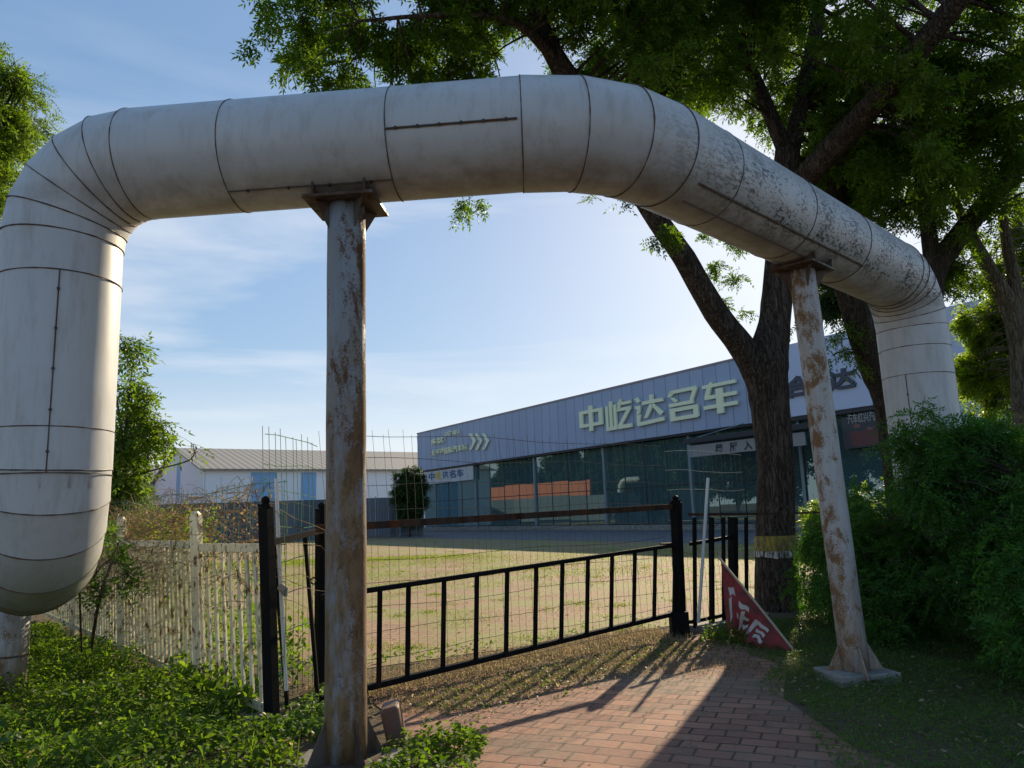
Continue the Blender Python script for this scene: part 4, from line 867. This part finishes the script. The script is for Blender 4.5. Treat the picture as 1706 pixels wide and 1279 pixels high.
# ------------------------------------------------------------------ ground cover (nobody could count it)
def broad(n, poly_fn, hfn, size, mt, name, tilt=.5, aspect=.62):
    pts = poly_fn(n); n = len(pts); h = hfn(pts)
    z = h*rng.uniform(.25,1.0,n)
    b = np.column_stack([pts, z]); ax_ = unit(np.column_stack([rng.normal(size=n), rng.normal(size=n), rng.normal(size=n)*tilt-.1])); nr = unit(np.column_stack([rng.normal(size=n)*.5, rng.normal(size=n)*.5, np.ones(n)]))
    sd_ = unit(np.cross(nr, ax_)); u_ = np.cross(ax_, sd_); S = (size*rng.uniform(.5,1.25,n))[:,None]; w = S*aspect
    hexa = [b, b+ax_*S*.25+sd_*w*.42+u_*w*.1, b+ax_*S*.62+sd_*w*.40+u_*w*.1, b+ax_*S-u_*S*.12, b+ax_*S*.62-sd_*w*.40+u_*w*.1, b+ax_*S*.25-sd_*w*.42+u_*w*.1]
    V = np.stack(hexa, 1).reshape(-1,3); return tag(npmesh(name, V, 6, mt), kind='stuff')
def inpoly(pts, pg):
    x_, y_ = pts[:,0], pts[:,1]; c_ = np.zeros(len(pts), bool); j = len(pg)-1
    for i in range(len(pg)):
        xi, yi = pg[i]; xj, yj = pg[j]; c_ ^= ((yi > y_) != (yj > y_)) & (x_ < (xj-xi)*(y_-yi)/(yj-yi+1e-12)+xi); j = i
    return c_
def region(pg, dens=None):
    a = np.array(pg); lo, hi = a.min(0), a.max(0)
    def f(n):
        p = rng.uniform(lo, hi, (n*2, 2)); p = p[inpoly(p, pg)]
        if dens is not None: p = p[rng.uniform(size=len(p)) < dens(p)]
        return p[:n]
    return f
def lump(p, s=1.0, ph=0): return .5+.5*np.sin(p[:,0]*2.1*s+ph+1.3*np.sin(p[:,1]*1.7*s))*np.sin(p[:,1]*2.6*s+1.1*np.sin(p[:,0]*2.3*s+ph))
lotr = [(-1.7,8.7),(1.7,10.8),(5,13),(16,26),(14,42),(-14,52),(-20,30),(-7,14),(-3.6,10)]
LP = [(-1.35,4.0),(-1.42,5.2),(-1.75,5.9),(-2.15,6.1),(-2.5,6.7),(-3.3,7.6),(-5.3,10.0),(-7.6,12.4),(-10,12.4),(-10,7),(-6,4.0)]
broad(105000, region(LP), lambda p: (.05+.20*lump(p)**1.5+.13*lump(p,2.7,2))*np.clip((np.abs(p[:,0]+1.3))*1.6,.25,1), .048, M['leaf_weed'], 'ground_cover')
broad(5000, region(LP, lambda p: lump(p,1.7,4)**3), lambda p: .16+.22*lump(p), .085, M['leaf_low'], 'ground_cover')
broad(2200, region(LP), lambda p: .02+.2*lump(p), .06, M['dry'], 'dry_leaves')
sheet('weed_bed', LP, .01, M['soil'])
RP_ = [(1.7,3.8),(1.9,5.4),(2.25,6.3),(2.0,6.9),(2.55,7.9),(2.35,8.9),(2.2,9.6),(3.3,10.6),(5,11.4),(6.5,10),(8,6),(5.5,3.8)]
broad(95000, region(RP_, lambda p: np.clip(.35+.9*lump(p,1.6,1)+.6*(p[:,0]-2.4), .06, 1)), lambda p: .03+.09*lump(p,1.3,.5), .027, M['leaf_low'], 'ground_cover', aspect=.5)
CP_ = [(-1.25,5.45),(-.55,5.25),(-.45,5.9),(-.75,6.2),(-1.2,5.9)]
broad(1500, region([(-.95,4.7),(-.35,4.9),(-.25,5.75),(-.7,5.7),(-.95,5.3)], lambda p: lump(p,3,1)), lambda p: .05+.16*lump(p,4), .05, M['leaf_weed'], 'ground_cover')
broad(2600, region([(-2.2,5.8),(-1.3,5.9),(-1.4,7.3),(-1.85,7.3)], None), lambda p: .05+.10*lump(p,4), .05, M['leaf_low'], 'ground_cover')
broad(420, region([(2.1,9.2),(2.6,9.0),(2.9,9.7),(2.3,9.8)], None), lambda p: .08+.18*lump(p,4), .06, M['leaf_weed'], 'ground_cover')
# tall weeds between and behind the white fence
broad(22000, region([(-2.1,6.9),(-7.4,13.2),(-7.0,14.0),(-2.0,7.9)], lambda p: .3+.7*lump(p,3,1)), lambda p: .25+.95*lump(p,3,1)**2*np.clip(-(p[:,0]+1.6),.3,1), .065, M['leaf_weed'], 'ground_cover', 1.0)
broad(2200, region([(-2.3,6.3),(-3.6,7.9),(-3.5,8.2),(-2.1,6.7)], None), lambda p: .15+.22*lump(p,5,1), .08, M['leaf_weed'], 'ground_cover', 1.0)
# dry leaves and mown straw along the gate
def along(A, B, wid, off=0):
    A = np.array(A[:2]); B = np.array(B[:2]); d = B-A; nrm = np.array([-d[1], d[0]])/np.linalg.norm(d)
    def f(n):
        t = rng.uniform(0,1,(n,1)); w = rng.normal(size=(n,1))*wid+off; return A+d*t+nrm*w
    return f
broad(9000, along(gE-GD*.2, gR, .34, .30), lambda p: .012+.03*lump(p,5), .034, M['dry'], 'dry_leaves', .6, .45)
broad(10000, along(Vector((-.9,6.75,0)), Vector((2.1,9.35,0)), .24, -.04), lambda p: .008+.025*lump(p,4), .036, M['dry'], 'dry_leaves', .6, .45)
broad(2500, along(Vector((-.9,6.7,0)), Vector((2.0,9.4,0)), .3, -.06), lambda p: .012+.05*lump(p,4), .035, M['leaf_low'], 'ground_cover', .6, .5)
broad(900, region(path, lambda p: np.clip(.05+lump(p,2.3,1)**3,0,1)), lambda p: p[:,0]*0+.016, .035, M['dry'], 'dry_leaves', .15, .5)
def blades(fn, n, h, w, mt, name, lean=.5, hz=None):
    p = fn(n); n = len(p); b = np.column_stack([p, np.full(n,.005)]); d = rng.normal(size=(n,2)); d3 = np.column_stack([d*lean, np.ones(n)]); d3 = unit(d3); H = (h*rng.uniform(.4,1.3,n))[:,None]
    sd_ = unit(np.column_stack([-d[:,1], d[:,0], np.zeros(n)])); W_ = w
    mid = b+d3*H*.6; tip = b+d3*H*.95+np.column_stack([d*lean*.35, np.zeros(n)])*H
    V = np.concatenate([np.stack([b-sd_*W_, b+sd_*W_, mid+sd_*W_*.75, mid-sd_*W_*.75], 1), np.stack([mid-sd_*W_*.75, mid+sd_*W_*.75, tip+sd_*W_*.12, tip-sd_*W_*.12], 1)]).reshape(-1,3)
    return tag(npmesh(name, V, 4, mt), kind='stuff')
blades(along(gE-GD*.2, gR, .26, .36), 9000, .10, .0022, M['dry'], 'dry_grass', 1.0)
blades(along(Vector((-1.1,6.65,0)), Vector((2.0,9.4,0)), .22, -.03), 11000, .055, .0018, M['dry'], 'dry_grass', 1.6)
blades(along(Vector((.4,8.0,0)), Vector((2.4,8.0,0)), .25, 0), 2500, .06, .0025, M['dry'], 'dry_grass', 1.3)
blades(region(LP, lambda p: lump(p,2.9,5)**4), 3500, .42, .004, M['leaf_weed'], 'grass', .45)
broad(1500, region(RP_), lambda p: .02+.05*lump(p), .05, M['dry'], 'dry_leaves')
broad(3000, region(lotr), lambda p: p[:,0]*0+.02, .05, M['dry'], 'dry_leaves', .2)
blades(region(RP_, lambda p: np.clip(.25+.7*lump(p,1.6,1), .05, 1)), 14000, .055, .0018, M['leaf_low'], 'grass', .8)
blades(region(path, lambda p: np.clip(lump(p,3.1,1)**4*.6+(np.abs(p[:,1]-7.6)<.5)*.25,0,1)), 2600, .04, .0018, M['leaf_low'], 'grass', 1.0)
def ld(p):
    a = lump(p,.55,.4)*.6+lump(p,1.7,2)*.5+lump(p,4.1,1)*.35; return np.clip((a-.62)*2.2, .015, 1)*np.clip(14/np.maximum(p[:,1],9), .25, 1)
def tufts(pg, ncl, per, spread, dens=None):
    c_ = region(pg, dens)(ncl)
    def f(n):
        k = rng.integers(0, len(c_), n); sc_ = spread*rng.uniform(.3,1.6,(len(c_),1))[k]; return c_[k]+rng.normal(size=(n,2))*sc_
    return f
blades(tufts(lotr, 1500, 1, .20, ld), 42000, .05, .004, M['grass'], 'grass', 1.2)
blades(tufts([(-12,17),(11,19),(13,31),(-15,31)], 900, 1, .9, lambda p: np.clip(lump(p,.45,2)*1.6-.4+(p[:,1]>26)*(p[:,0]<0)*.6,.05,1)), 44000, .05, .008, M['grass'], 'grass', 1.3)
blades(tufts([(-14,28),(-2,29),(-2,31),(-16,31)], 120, 1, .6, None), 14000, .08, .010, M['grass'], 'grass', 1.1)
broad(2600, region([(-1.6,8.3),(2.2,10.6),(2.0,11.2),(-1.8,9.2)], lambda p: np.clip(lump(p,3.3,1)*2-1,0,1)), lambda p: .04+.12*lump(p,5), .05, M['leaf_weed'], 'ground_cover')
# ------------------------------------------------------------------ vines on the mesh left
def vine(label, pts_fn, n, leafn, mt, cat='vine'):
    t = thing('dry_vine', label, cat, gL+WD*3); mb = MB()
    for _ in range(n):
        p = Vector(pts_fn()); d = Vector((random.gauss(0,.6), random.gauss(0,.3), random.uniform(-.2,.7))).normalized(); pts = [p]
        for k in range(5): d = (d+Vector((random.gauss(0,.45), random.gauss(0,.3), random.gauss(-.12,.35)))).normalized(); p = p+d*random.uniform(.08,.2); p.z = min(p.z, 1.95+random.uniform(-.1,.1)); pts.append(p)
        mb.tube(pts, [.004,.004,.003,.003,.002,.002], 3, False)
    mb.build('stems', M['vine'], t)
    c_ = np.array([pts_fn() for _ in range(leafn)])+rng.normal(size=(leafn,3))*.05; ax_ = unit(rng.normal(size=(leafn,3))); sd_ = unit(np.cross(ax_, rng.normal(size=(leafn,3))))
    npmesh('leaves', leaflets(c_, ax_, sd_, .045*rng.uniform(.5,1.3,leafn), .022*rng.uniform(.5,1.3,leafn)), 4, mt, t); return t
def vp(a, b, z0, z1):
    def f():
        s = random.uniform(a, b); z = z0+(z1-z0)*random.random()**.7; q = gL+WD*s; return (q.x+random.gauss(0,.05), q.y+.12+random.gauss(0,.07), z)
    return f
vine('mass of dry brown vines piled on the green mesh behind the white fence', vp(2.4,7.0,.9,1.72), 560, 4600, M['vine'])
vine('sparse brown vine on the mesh beside the nearest black gate post', vp(.3,2.6,.9,1.9), 110, 500, M['vine'])
vine('green creeper among the rusty white fence bars', vp(2.0,10,.1,1.5), 300, 6500, M['leaf_weed'], 'creeper')
vine('yellow-green creeper leaves mixed into the brown vines on the mesh', vp(1.6,9,.8,1.75), 60, 3800, M['leaf_yel'], 'creeper')
# ------------------------------------------------------------------ what the showroom glass mirrors, left of the frame
dm = MB(); A = Vector((-62,82,0)); B = Vector((-79,116,0)); dm.bar(A+UZ*3.4, B+UZ*3.4, .3, 6.8)
om = mat('orange_hoarding', (.62,.16,.06), .7)
tag(dm.build('hoarding', om), 'tall orange hoarding at the far left edge of the lot, mirrored in the glass', 'fence')
dm = MB(); dm.bar(Vector((-58,78,2.1)), Vector((-74,114,2.1)), .2, 4.2); tag(dm.build('hoarding', M['hoard']), 'dark hoarding standing before the orange one, mirrored in the glass', 'fence')
for i, (x_, y_, h_) in enumerate(((-66,50,20),(-67,58,21),(-69,66,20),(-73,75,18),(-82,84,16),(-90,96,15),(-96,110,15),(-66,41,21),(-66,32,20))):
    b_ = Vector((x_, y_, 0))
    tree('tree', 'roadside tree number-less dark crown far left', b_, [([b_, b_+UZ*h_*.4, b_+UZ*h_*.8], [.3,.25,.1])], [((x_, y_, h_*.58), (4.5,5.2,h_*.46), 120, 1.8)], 'leaf_far', per=26, lk=dict(length=.8, pairs=2, ll=.6, lw=.36), ntw=0, grp='dark trees left of the frame that the glass mirrors')
for o in COL.objects:
    if o.get('label') == 'roadside tree number-less dark crown far left': o['label'] = 'dark roadside tree in the row the showroom glass mirrors'
